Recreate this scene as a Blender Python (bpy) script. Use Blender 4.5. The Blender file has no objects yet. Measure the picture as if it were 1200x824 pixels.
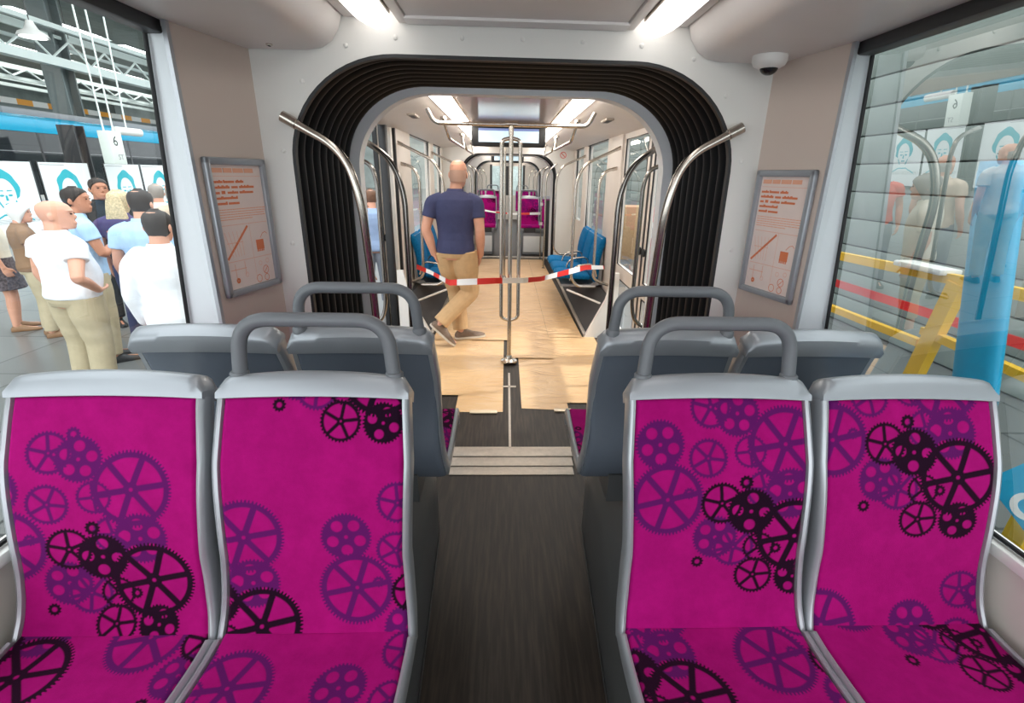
import bpy, bmesh, math, random
import numpy as np
from mathutils import Vector, Matrix
random.seed(7)
S = bpy.context.scene
COL = S.collection
PI = math.pi
R = math.radians

# ------------------------------------------------------------------ materials
def lin(c):
    return tuple((x/12.92 if x <= .04045 else ((x+.055)/1.055)**2.4) for x in c)
def rgb(r, g, b):
    return lin((r/255, g/255, b/255))
MAT = {}
def mat(name, col, rough=.5, metal=0., spec=.5, noise=0., nscale=20., bump=0., bscale=200., emit=None, estr=1., coat=0., aniso=None):
    if name in MAT: return MAT[name]
    m = bpy.data.materials.new(name); m.use_nodes = True
    nt = m.node_tree; b = nt.nodes['Principled BSDF']
    b.inputs['Base Color'].default_value = (*col, 1)
    b.inputs['Roughness'].default_value = rough
    b.inputs['Metallic'].default_value = metal
    b.inputs['Specular IOR Level'].default_value = spec
    b.inputs['Coat Weight'].default_value = coat
    if emit:
        b.inputs['Emission Color'].default_value = (*emit, 1)
        b.inputs['Emission Strength'].default_value = estr
    tc = None
    if noise or bump:
        tc = nt.nodes.new('ShaderNodeTexCoord')
    if noise:
        n = nt.nodes.new('ShaderNodeTexNoise'); n.inputs['Scale'].default_value = nscale
        n.inputs['Detail'].default_value = 4
        r = nt.nodes.new('ShaderNodeValToRGB')
        r.color_ramp.elements[0].color = (*[c*(1-noise) for c in col], 1)
        r.color_ramp.elements[1].color = (*[min(1, c*(1+noise)) for c in col], 1)
        r.color_ramp.elements[0].position = .3; r.color_ramp.elements[1].position = .7
        nt.links.new(tc.outputs['Object'], n.inputs['Vector'])
        nt.links.new(n.outputs['Fac'], r.inputs['Fac'])
        nt.links.new(r.outputs['Color'], b.inputs['Base Color'])
    if bump:
        n2 = nt.nodes.new('ShaderNodeTexNoise'); n2.inputs['Scale'].default_value = bscale
        n2.inputs['Detail'].default_value = 3
        bp = nt.nodes.new('ShaderNodeBump'); bp.inputs['Strength'].default_value = bump
        bp.inputs['Distance'].default_value = .01
        nt.links.new(tc.outputs['Object'], n2.inputs['Vector'])
        nt.links.new(n2.outputs['Fac'], bp.inputs['Height'])
        nt.links.new(bp.outputs['Normal'], b.inputs['Normal'])
    MAT[name] = m
    return m

def glass_mat(name, tint, refl, rough=0.0):
    m = bpy.data.materials.new(name); m.use_nodes = True
    nt = m.node_tree; nt.nodes.clear()
    o = nt.nodes.new('ShaderNodeOutputMaterial')
    t = nt.nodes.new('ShaderNodeBsdfTransparent'); t.inputs['Color'].default_value = (*tint, 1)
    g = nt.nodes.new('ShaderNodeBsdfGlossy'); g.inputs['Roughness'].default_value = rough
    g.inputs['Color'].default_value = (1, 1, 1, 1)
    lw = nt.nodes.new('ShaderNodeLayerWeight'); lw.inputs['Blend'].default_value = .5
    pw = nt.nodes.new('ShaderNodeMath'); pw.operation = 'POWER'; pw.inputs[1].default_value = 4
    mr = nt.nodes.new('ShaderNodeMapRange')
    mr.inputs['To Min'].default_value = refl; mr.inputs['To Max'].default_value = min(1, refl+.6)
    mx = nt.nodes.new('ShaderNodeMixShader')
    nt.links.new(lw.outputs['Facing'], pw.inputs[0]); nt.links.new(pw.outputs[0], mr.inputs['Value'])
    nt.links.new(mr.outputs['Result'], mx.inputs['Fac'])
    nt.links.new(t.outputs[0], mx.inputs[1]); nt.links.new(g.outputs[0], mx.inputs[2])
    nt.links.new(mx.outputs[0], o.inputs['Surface'])
    MAT[name] = m
    return m

M_SHELL = mat('silver plastic', rgb(160, 164, 170), .33, .35, noise=.03, nscale=8)
M_RIM = mat('silver rim', rgb(174, 177, 182), .3, .45)
M_BACK = mat('slate plastic', rgb(106, 114, 126), .26, .0, noise=.03, nscale=10)
M_HANDLE = mat('grey handle', rgb(108, 111, 116), .4, bump=.08, bscale=500)
M_PLINTH = mat('charcoal plastic', rgb(80, 81, 82), .42, bump=.15, bscale=400)
M_STEEL = mat('brushed steel', rgb(196, 188, 178), .24, 1., noise=.05, nscale=60)
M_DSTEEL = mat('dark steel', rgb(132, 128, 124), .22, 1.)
M_PORTAL = mat('portal white', rgb(220, 219, 215), .45, noise=.015, nscale=5)
M_PANEL = mat('warm grey panel', rgb(206, 190, 179), .5, bump=.05, bscale=600)
M_JAMB = mat('light jamb', rgb(216, 220, 224), .4)
M_CEIL = mat('ceiling grey', rgb(234, 230, 228), .42, noise=.02, nscale=6)
M_COVE = mat('cove grey', rgb(228, 222, 218), .36, noise=.02, nscale=6)
M_CEILB = mat('glossy ceiling', rgb(196, 182, 178), .12, spec=.7)
M_BLACK = mat('black trim', rgb(28, 29, 31), .5)
M_RUBBER = mat('black rubber', rgb(15, 16, 19), .55, spec=.18, noise=.15, nscale=14)
M_RING = mat('ring grey', rgb(240, 242, 244), .4)
M_GASKET = mat('gasket', rgb(18, 18, 20), .55)
M_LAMP = mat('lamp diffuser', rgb(255, 255, 255), .3, emit=(1, .97, .93), estr=2.4)
M_LAMPC = mat('far lamp diffuser', rgb(255, 255, 255), .3, emit=(1, .93, .84), estr=7.)
M_LAMPB = mat('long lamp diffuser', rgb(255, 255, 255), .3, emit=(1, .93, .84), estr=9.)
M_WHITE = mat('white paint', rgb(232, 230, 226), .4, noise=.02, nscale=9)
M_CREAM = mat('cream pillar', rgb(214, 206, 198), .4, noise=.02, nscale=7)
M_GREY = mat('mid grey', rgb(140, 140, 142), .5)
M_DARK = mat('dark grey', rgb(58, 58, 60), .5, noise=.08, nscale=12)
M_ALU = mat('aluminium', rgb(182, 172, 160), .5, .5, noise=.08, nscale=40)
M_ORANGE = mat('orange print', rgb(222, 126, 84), .6)
M_ORANGE2 = mat('pale orange print', rgb(232, 170, 140), .6)
M_PAPER = mat('poster paper', rgb(232, 214, 206), .5, noise=.02)
M_YELLOW = mat('yellow paint', rgb(247, 192, 20), .4)
M_CYAN = mat('cyan panel', rgb(0, 168, 214), .4, noise=.04, nscale=3)
M_CYANT = mat('cyan tram', rgb(0, 166, 208), .25)
M_RED = mat('red tape', rgb(214, 40, 32), .5)
M_TWHITE = mat('white tape', rgb(236, 234, 232), .5)
M_BLUESEAT = mat('blue fabric', rgb(8, 100, 150), .9, noise=.25, nscale=60, spec=.2)
M_SCREEN = mat('screen', rgb(200, 220, 230), .2, emit=(.60, .78, .88), estr=.5)
M_NAVYBAR = mat('screen bar', rgb(70, 80, 120), .2, emit=(.12, .16, .32), estr=1.)
G_CLEAR = glass_mat('clear window glass', (.95, .98, .97), .04)
G_RIGHT = glass_mat('reflective window glass', (.86, .91, .89), .32)
G_DOOR = glass_mat('door glass', (.93, .96, .96), .04)

def floor_mat():
    m = bpy.data.materials.new('dark speckled vinyl'); m.use_nodes = True
    nt = m.node_tree; b = nt.nodes['Principled BSDF']; b.inputs['Roughness'].default_value = .5; b.inputs['Specular IOR Level'].default_value = .3
    tc = nt.nodes.new('ShaderNodeTexCoord'); mp = nt.nodes.new('ShaderNodeMapping')
    mp.inputs['Scale'].default_value = (60, 4, 1)
    n = nt.nodes.new('ShaderNodeTexNoise'); n.inputs['Scale'].default_value = 1; n.inputs['Detail'].default_value = 6
    r = nt.nodes.new('ShaderNodeValToRGB')
    r.color_ramp.elements[0].position = .42; r.color_ramp.elements[0].color = (*rgb(31, 25, 20), 1)
    r.color_ramp.elements[1].position = .82; r.color_ramp.elements[1].color = (*rgb(64, 53, 44), 1)
    nt.links.new(tc.outputs['Object'], mp.inputs[0]); nt.links.new(mp.outputs[0], n.inputs['Vector'])
    nt.links.new(n.outputs['Fac'], r.inputs['Fac']); nt.links.new(r.outputs[0], b.inputs['Base Color'])
    return m
M_FLOOR = floor_mat()

def paper_mat():
    m = bpy.data.materials.new('brown kraft paper'); m.use_nodes = True
    nt = m.node_tree; b = nt.nodes['Principled BSDF']; b.inputs['Roughness'].default_value = .36
    b.inputs['Specular IOR Level'].default_value = .55
    tc = nt.nodes.new('ShaderNodeTexCoord')
    n = nt.nodes.new('ShaderNodeTexNoise'); n.inputs['Scale'].default_value = 2.2; n.inputs['Detail'].default_value = 5
    r = nt.nodes.new('ShaderNodeValToRGB')
    r.color_ramp.elements[0].position = .3; r.color_ramp.elements[0].color = (*rgb(198, 158, 112), 1)
    r.color_ramp.elements[1].position = .7; r.color_ramp.elements[1].color = (*rgb(214, 178, 134), 1)
    mp = nt.nodes.new('ShaderNodeMapping'); mp.inputs['Scale'].default_value = (1.1, 2.6, 1)
    n2 = nt.nodes.new('ShaderNodeTexNoise'); n2.inputs['Scale'].default_value = 2.2; n2.inputs['Detail'].default_value = 3
    n2.inputs['Distortion'].default_value = 1.4
    bp = nt.nodes.new('ShaderNodeBump'); bp.inputs['Strength'].default_value = .8; bp.inputs['Distance'].default_value = .03
    L = nt.links.new
    L(tc.outputs['Object'], n.inputs['Vector']); L(n.outputs['Fac'], r.inputs['Fac']); L(r.outputs[0], b.inputs['Base Color'])
    L(tc.outputs['Object'], mp.inputs[0]); L(mp.outputs[0], n2.inputs['Vector']); L(n2.outputs['Fac'], bp.inputs['Height'])
    L(bp.outputs['Normal'], b.inputs['Normal'])
    return m
M_KRAFT = paper_mat()

def fabric_mat():
    m = bpy.data.materials.new('magenta gear fabric'); m.use_nodes = True
    nt = m.node_tree; b = nt.nodes['Principled BSDF']
    b.inputs['Roughness'].default_value = .95; b.inputs['Specular IOR Level'].default_value = .1
    b.inputs['Sheen Weight'].default_value = .12; b.inputs['Sheen Tint'].default_value = (*rgb(255, 90, 200), 1)
    at = nt.nodes.new('ShaderNodeAttribute'); at.attribute_name = 'gear'
    sp = nt.nodes.new('ShaderNodeSeparateColor')
    tc = nt.nodes.new('ShaderNodeTexCoord')
    n = nt.nodes.new('ShaderNodeTexNoise'); n.inputs['Scale'].default_value = 14; n.inputs['Detail'].default_value = 8
    n.inputs['Roughness'].default_value = .75
    r = nt.nodes.new('ShaderNodeValToRGB')
    r.color_ramp.elements[0].position = .3; r.color_ramp.elements[0].color = (*rgb(148, 8, 98), 1)
    r.color_ramp.elements[1].position = .75; r.color_ramp.elements[1].color = (*rgb(174, 15, 116), 1)
    m1 = nt.nodes.new('ShaderNodeMix'); m1.data_type = 'RGBA'; m1.inputs[7].default_value = (*rgb(90, 20, 92), 1)
    m2 = nt.nodes.new('ShaderNodeMix'); m2.data_type = 'RGBA'; m2.inputs[7].default_value = (*rgb(26, 8, 26), 1)
    nb = nt.nodes.new('ShaderNodeTexNoise'); nb.inputs['Scale'].default_value = 700
    bp = nt.nodes.new('ShaderNodeBump'); bp.inputs['Strength'].default_value = .25; bp.inputs['Distance'].default_value = .003
    L = nt.links.new
    L(at.outputs['Color'], sp.inputs[0]); L(tc.outputs['Object'], n.inputs['Vector']); L(n.outputs['Fac'], r.inputs['Fac'])
    L(r.outputs[0], m1.inputs[6]); L(sp.outputs[1], m1.inputs[0]); L(m1.outputs[2], m2.inputs[6]); L(sp.outputs[0], m2.inputs[0])
    L(m2.outputs[2], b.inputs['Base Color']); L(tc.outputs['Object'], nb.inputs['Vector']); L(nb.outputs['Fac'], bp.inputs['Height'])
    L(bp.outputs['Normal'], b.inputs['Normal'])
    return m
M_FABRIC = fabric_mat()

# ------------------------------------------------------------------ mesh builder
def V(*a): return Vector(a)
class MB:
    def __init__(s):
        s.v = []; s.f = []; s.m = []; s.mats = []
    def mi(s, m):
        if m not in s.mats: s.mats.append(m)
        return s.mats.index(m)
    def add(s, vs, fs, m):
        b = len(s.v); k = s.mi(m)
        s.v += [Vector(x) for x in vs]
        for f in fs:
            s.f.append([i+b for i in f]); s.m.append(k)
        return s
    def box(s, lo, hi, m, bev=0., rot=None, piv=None, seg=2):
        lo = Vector(lo); hi = Vector(hi)
        bm = bmesh.new(); bmesh.ops.create_cube(bm, size=1)
        d = hi-lo; c = (hi+lo)/2
        for v in bm.verts: v.co = Vector((v.co.x*d.x, v.co.y*d.y, v.co.z*d.z))
        if bev > 0:
            bmesh.ops.bevel(bm, geom=bm.edges[:], offset=min(bev, .49*min(d)), segments=seg, affect='EDGES', profile=.5)
        vs = []
        for v in bm.verts:
            p = v.co.copy()
            if rot is not None and piv is None: p = rot @ p
            p = p + c
            if rot is not None and piv is not None: p = rot @ (p-Vector(piv)) + Vector(piv)
            vs.append(p)
        bm.verts.index_update()
        fs = [[v.index for v in f.verts] for f in bm.faces]
        bm.free()
        return s.add(vs, fs, m)
    def tube(s, path, r, m, n=12, closed=False, caps=True, ry=None, up=None):
        P = [Vector(p) for p in path]; N = len(P)
        rr = r if isinstance(r, (list, tuple)) else [r]*N
        vs = []; fs = []
        prev = None
        for i in range(N):
            if closed: t = P[(i+1) % N]-P[i-1]
            else: t = P[min(i+1, N-1)]-P[max(i-1, 0)]
            t.normalize()
            if prev is None:
                a = Vector(up) if up else (Vector((0, 0, 1)) if abs(t.z) < .9 else Vector((0, 1, 0)))
                x = a-t*a.dot(t); x.normalize()
            else:
                x = prev-t*prev.dot(t)
                if x.length < 1e-6: x = t.orthogonal()
                x.normalize()
            prev = x; y = t.cross(x)
            rx = rr[i]; ryy = rx if ry is None else (ry[i] if isinstance(ry, (list, tuple)) else ry)
            for k in range(n):
                a = 2*PI*k/n
                vs.append(P[i]+x*(rx*math.cos(a))+y*(ryy*math.sin(a)))
        for i in range(N if closed else N-1):
            j = (i+1) % N
            for k in range(n):
                k2 = (k+1) % n
                fs.append([i*n+k, i*n+k2, j*n+k2, j*n+k])
        if caps and not closed:
            fs.append(list(range(n))[::-1]); fs.append([(N-1)*n+k for k in range(n)])
        return s.add(vs, fs, m)
    def rings(s, rs, m, caps=True, closed=False):
        n = len(rs[0]); vs = [p for r_ in rs for p in r_]; fs = []
        N = len(rs)
        for i in range(N if closed else N-1):
            j = (i+1) % N
            for k in range(n):
                k2 = (k+1) % n
                fs.append([i*n+k, i*n+k2, j*n+k2, j*n+k])
        if caps and not closed:
            fs.append(list(range(n))[::-1]); fs.append([(N-1)*n+k for k in range(n)])
        return s.add(vs, fs, m)
    def grid(s, rows, m):
        n = len(rows[0]); vs = [p for r_ in rows for p in r_]; fs = []
        for i in range(len(rows)-1):
            for k in range(n-1):
                fs.append([i*n+k, i*n+k+1, (i+1)*n+k+1, (i+1)*n+k])
        return s.add(vs, fs, m)
    def prism(s, poly, fn, d0, d1, m):
        """poly 2D points; fn(a,b,d)->3D."""
        n = len(poly)
        vs = [fn(a, b, d0) for a, b in poly]+[fn(a, b, d1) for a, b in poly]
        fs = [list(range(n))[::-1], [n+i for i in range(n)]]
        for i in range(n):
            j = (i+1) % n
            fs.append([i, j, n+j, n+i])
        return s.add(vs, fs, m)
    def lathe(s, prof, o, m, n=24, axis='z'):
        vs = []; fs = []
        o = Vector(o)
        for r_, h in prof:
            for k in range(n):
                a = 2*PI*k/n
                p = (r_*math.cos(a), r_*math.sin(a), h)
                if axis == 'y': p = (p[0], p[2], p[1])
                if axis == 'x': p = (p[2], p[0], p[1])
                vs.append(o+Vector(p))
        for i in range(len(prof)-1):
            for k in range(n):
                k2 = (k+1) % n
                fs.append([i*n+k, i*n+k2, (i+1)*n+k2, (i+1)*n+k])
        fs.append(list(range(n))[::-1]); fs.append([(len(prof)-1)*n+k for k in range(n)])
        return s.add(vs, fs, m)
    def ball(s, c, rad, m, nu=16, nv=10, rot=None):
        c = Vector(c); rad = Vector(rad) if not isinstance(rad, (int, float)) else Vector((rad,)*3)
        rs = []
        for i in range(1, nv):
            t = PI*i/nv
            r_ = []
            for k in range(nu):
                a = 2*PI*k/nu
                p = Vector((rad.x*math.sin(t)*math.cos(a), rad.y*math.sin(t)*math.sin(a), -rad.z*math.cos(t)))
                if rot is not None: p = rot @ p
                r_.append(c+p)
            rs.append(r_)
        return s.rings(rs, m)
    def build(s, name, parent=None, smooth=40, fix=True):
        me = bpy.data.meshes.new(name)
        me.from_pydata([tuple(v) for v in s.v], [], s.f)
        for m in s.mats: me.materials.append(m)
        me.polygons.foreach_set('material_index', s.m)
        if fix:
            bm = bmesh.new(); bm.from_mesh(me)
            bmesh.ops.recalc_face_normals(bm, faces=bm.faces[:])
            for f in bm.faces: f.smooth = True
            lim = R(smooth)
            for e in bm.edges:
                if len(e.link_faces) == 2:
                    if e.calc_face_angle(0) > lim: e.smooth = False
            bm.to_mesh(me); bm.free()
        me.update()
        return link(name, me, parent)
def link(name, me, parent=None):
    o = bpy.data.objects.new(name, me); COL.objects.link(o)
    if parent is not None: o.parent = parent
    return o
def empty(name, loc=(0, 0, 0), rz=0.):
    o = bpy.data.objects.new(name, None); COL.objects.link(o)
    o.location = loc; o.rotation_euler = (0, 0, rz); o.empty_display_size = .1
    return o
def tag(o, label, cat, group=None, kind=None):
    o['label'] = label; o['category'] = cat
    if group: o['group'] = group
    if kind: o['kind'] = kind
    return o
def struct(o):
    o['kind'] = 'structure'; return o
def dup(root, loc=None, rz=None, parent=None):
    c = root.copy(); COL.objects.link(c)
    if parent is not None: c.parent = parent
    if loc is not None: c.location = loc
    if rz is not None: c.rotation_euler = (0, 0, rz)
    for ch in [x for x in root.children]:
        dup(ch, parent=c)
    return c
def bez(pts, n=8, r=.08):
    """polyline with rounded corners"""
    P = [Vector(p) for p in pts]; out = [P[0]]
    rr = r if isinstance(r, (list, tuple)) else [r]*len(P)
    for i in range(1, len(P)-1):
        a = P[i-1]-P[i]; b = P[i+1]-P[i]
        d = min(rr[i], a.length*.49, b.length*.49)
        p0 = P[i]+a.normalized()*d; p2 = P[i]+b.normalized()*d
        for k in range(n+1):
            t = k/n
            out.append(p0*(1-t)**2+P[i]*(2*t*(1-t))+p2*t*t)
    out.append(P[-1])
    return out
def text_mesh(name, txt, size, m, parent, M4, extrude=.001):
    cu = bpy.data.curves.new(name, 'FONT'); cu.body = txt; cu.size = size; cu.extrude = extrude
    cu.align_x = 'CENTER'; cu.align_y = 'CENTER'
    tmp = bpy.data.objects.new(name, cu); COL.objects.link(tmp)
    dg = bpy.context.evaluated_depsgraph_get()
    me = bpy.data.meshes.new_from_object(tmp.evaluated_get(dg))
    bpy.data.objects.remove(tmp)
    me.materials.clear(); me.materials.append(m)
    me.transform(M4)
    return link(name, me, parent)
# ------------------------------------------------------------------ gear fabric pattern (real woven pattern of the seats)
def _ss(d, w=.0013):
    return np.clip(.5-d/(2*w), 0, 1)
def gear_wheel(x, y, cx, cy, r, n, ph=.3, ring=.17, teeth=True):
    dx, dy = x-cx, y-cy; d = np.hypot(dx, dy); a = np.arctan2(dy, dx)
    N = max(18, int(2*PI*r/.0085))
    ro = r*(1+(.035 if teeth else 0)*np.tanh(4*np.sin(N*a)))
    m = np.minimum(_ss(d-ro), _ss((r*(1-ring))-d))
    m = np.maximum(m, _ss(d-r*.2))
    for k in range(n):
        t = ph+2*PI*k/n
        al = dx*math.cos(t)+dy*math.sin(t); pe = np.abs(-dx*math.sin(t)+dy*math.cos(t))
        sp = np.minimum(_ss(pe-(r*.075+.0006)), np.minimum(_ss(-al), _ss(al-r*.95)))
        m = np.maximum(m, sp)
    return np.minimum(m, _ss(r*.05-d))
def gear_holed(x, y, cx, cy, r, n, ph=.2):
    dx, dy = x-cx, y-cy; d = np.hypot(dx, dy); a = np.arctan2(dy, dx)
    N = max(18, int(2*PI*r/.0085))
    ro = r*(1+.04*np.tanh(4*np.sin(N*a)))
    m = _ss(d-ro)
    for k in range(n):
        t = ph+2*PI*k/n
        m = np.minimum(m, _ss(r*.235-np.hypot(dx-.58*r*math.cos(t), dy-.58*r*math.sin(t))))
    return np.minimum(m, _ss(r*.08-d))
def gear_tiny(x, y, cx, cy, r):
    dx, dy = x-cx, y-cy; d = np.hypot(dx, dy); a = np.arctan2(dy, dx)
    ro = r*(1+.09*np.tanh(3*np.sin(11*a)))
    return np.minimum(_ss(d-ro), _ss(r*.42-d))
BLACKS = [('w', 0, 0, .05, 5), ('h', .071, -.02, .056, 4), ('t', .056, .051, .016, 0), ('t', -.05, -.149, .014, 0),
          ('w', .178, -.08, .092, 6), ('w', .095, -.11, .038, 4), ('w', .089, -.184, .046, 5), ('h', .186, -.187, .046, 4), ('t', .136, -.112, .013, 0)]
PURPLES = [('w', 0, 0, .048, 5), ('h', .064, -.014, .052, 5), ('w', -.006, -.117, .046, 5), ('h', -.121, -.085, .057, 5),
           ('w', -.101, -.215, .086, 6), ('w', .178, -.083, .088, 6), ('w', .095, -.101, .038, 4), ('h', .018, -.31, .053, 5),
           ('w', .064, -.335, .05, 5), ('w', .131, -.19, .045, 5), ('h', .19, -.2, .06, 5), ('t', .052, .042, .015, 0), ('t', -.05, -.2, .013, 0)]
def gears(x, y, ox, oy):
    blk = np.zeros_like(x); pur = np.zeros_like(x)
    for i in range(-2, 3):
        for j in range(-2, 3):
            bx = ox+.53*i+.25*j; by = oy-.594*j
            if by > y.max()+.35 or by < y.min()-.7 or bx < -.75 or bx > .75: continue
            for lst, qx, qy, which in ((BLACKS, bx, by, 0), (PURPLES, bx-.03, by+.225, 1)):
                for q, (k, gx, gy, r, n) in enumerate(lst):
                    cx, cy = qx+gx, qy+gy
                    if cx < x.min()-r or cx > x.max()+r or cy < y.min()-r or cy > y.max()+r: continue
                    if k == 'w': m = gear_wheel(x, y, cx, cy, r, n, ph=.4+q)
                    elif k == 'h': m = gear_holed(x, y, cx, cy, r, n, ph=.5+q)
                    else: m = gear_tiny(x, y, cx, cy, r)
                    if which == 0: blk = np.maximum(blk, m)
                    else: pur = np.maximum(pur, m)
    return blk, pur

# ------------------------------------------------------------------ tram seats
# local frame: passenger looks along -Y, crease line at y=0, tram floor at z=0
BACKP = [(-.001, .607), (.025, .66), (.045, .74), (.06, .84), (.09, .97), (.135, 1.09), (.162, 1.152)]
SEATP = [(.006, .617), (-.08, .611), (-.24, .622), (-.36, .636), (-.402, .630), (-.424, .605), (-.43, .575)]
def resample(P, n):
    P = np.array(P, float)
    # smooth with catmull-rom then arc length resample
    Q = []
    for i in range(len(P)-1):
        p0 = P[max(i-1, 0)]; p1 = P[i]; p2 = P[i+1]; p3 = P[min(i+2, len(P)-1)]
        for t in np.linspace(0, 1, 20, endpoint=False):
            Q.append(.5*((2*p1)+(-p0+p2)*t+(2*p0-5*p1+4*p2-p3)*t*t+(-p0+3*p1-3*p2+p3)*t**3))
    Q.append(P[-1]); Q = np.array(Q)
    L = np.concatenate([[0], np.cumsum(np.linalg.norm(np.diff(Q, axis=0), axis=1))])
    s = np.linspace(0, L[-1], n)
    return np.stack([np.interp(s, L, Q[:, 0]), np.interp(s, L, Q[:, 1])], 1), s
def normals2(P, sign):
    T = np.gradient(P, axis=0); T /= np.linalg.norm(T, axis=1)[:, None]
    return np.stack([T[:, 1]*sign, -T[:, 0]*sign], 1)
def back_half(s):   # half width of the whole seat against arc length on the back
    return np.interp(s, [0, .1, .2, .3, .42, .56], [.2272, .219, .214, .217, .221, .214])
def seat_half(s):
    return np.interp(s, [0, .1, .25, .45, .55], [.2272, .2272, .2272, .2272, .226])
def cushion(name, prof, half, sign, res, origin, vsign, parent, top_arch=0.):
    P, s = resample(prof, int(res*1.25)); N = normals2(P, sign)
    nu = res
    hw = half(s)-.013
    u = np.linspace(-1, 1, nu)
    X = hw[:, None]*u[None, :]
    edge = np.minimum((1-np.abs(u))[None, :]*hw[:, None], np.minimum(s+.009, s[-1]-s)[:, None]*1.0)
    puff = -.010*np.clip(1-edge/.012, 0, 1)**2
    dish = .006*(u[None, :]**2-.5)*np.ones_like(X)
    h = puff+dish
    arch = (top_arch*(1-u**2))[None, :]*(np.clip((s-s[-1]+.12)/.12, 0, 1)**2)[:, None]
    Y = P[:, 0][:, None]+N[:, 0][:, None]*h; Z = P[:, 1][:, None]+N[:, 1][:, None]*h+arch
    nv = len(s)
    co = np.stack([X, Y, Z], -1).reshape(-1, 3)
    idx = np.arange(nv*nu).reshape(nv, nu)
    q = np.stack([idx[:-1, :-1], idx[:-1, 1:], idx[1:, 1:], idx[1:, :-1]], -1).reshape(-1, 4)
    if sign < 0: pass
    # a back sheet and rim so that the pad has real thickness
    back = np.stack([X, P[:, 0][:, None]-N[:, 0][:, None]*.022+0*X, P[:, 1][:, None]-N[:, 1][:, None]*.022+0*X], -1)
    loop = np.concatenate([idx[0, :], idx[1:, -1], idx[-1, -2::-1], idx[-2:0:-1, 0]])
    bco = back.reshape(-1, 3)[loop]
    b0 = len(co); nl = len(loop)
    co = np.concatenate([co, bco])
    k = np.arange(nl); k2 = (k+1) % nl
    rim = np.stack([loop[k], b0+k, b0+k2, loop[k2]], -1)
    faces = np.concatenate([q, rim])
    me = bpy.data.meshes.new(name)
    me.vertices.add(len(co)); me.vertices.foreach_set('co', co.astype(np.float32).ravel())
    me.loops.add(faces.size); me.loops.foreach_set('vertex_index', faces.astype(np.int32).ravel())
    me.polygons.add(len(faces)); me.polygons.foreach_set('loop_start', (np.arange(len(faces))*4).astype(np.int32))
    me.polygons.foreach_set('use_smooth', np.ones(len(faces), bool))
    me.update(calc_edges=True)
    n0 = me.polygons[len(q)//2].normal
    want = Vector((0, -1, .2)) if vsign > 0 else Vector((0, 0, 1))
    if n0.dot(want) < 0: me.flip_normals()
    a = me.attributes.new('gear', 'FLOAT_COLOR', 'POINT')
    VV = np.repeat(s[:, None]*vsign, nu, 1)
    blk, pur = gears(X, VV, *origin)
    c = np.zeros((len(co), 4), np.float32); c[:, 3] = 1
    c[:b0, 0] = blk.ravel(); c[:b0, 1] = pur.ravel()
    a.data.foreach_set('color', c.ravel())
    me.materials.append(M_FABRIC)
    return link(name, me, parent)
def lin_rows(prof, n, half, off_in, off_out, sign, inset, cap=False):
    """closed cross-section rings of a slab behind the seat surface"""
    P, s = resample(prof, n); N = normals2(P, sign); rs = []
    for i in range(n):
        w = half(s[i])-inset
        oi = off_in(s[i]); oo = off_out(s[i])
        r_ = []
        k = .012
        sec = [(-w, oi), (w, oi), (w, oo-k), (w-.004, oo-.004), (w-k*1.6, oo), (-w+k*1.6, oo), (-w+.004, oo-.004), (-w, oo-k)]
        for x, o in sec:
            r_.append(V(x, P[i, 0]-N[i, 0]*o, P[i, 1]-N[i, 1]*o))
        rs.append(r_)
    return rs
FRAME_CACHE = {}
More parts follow.
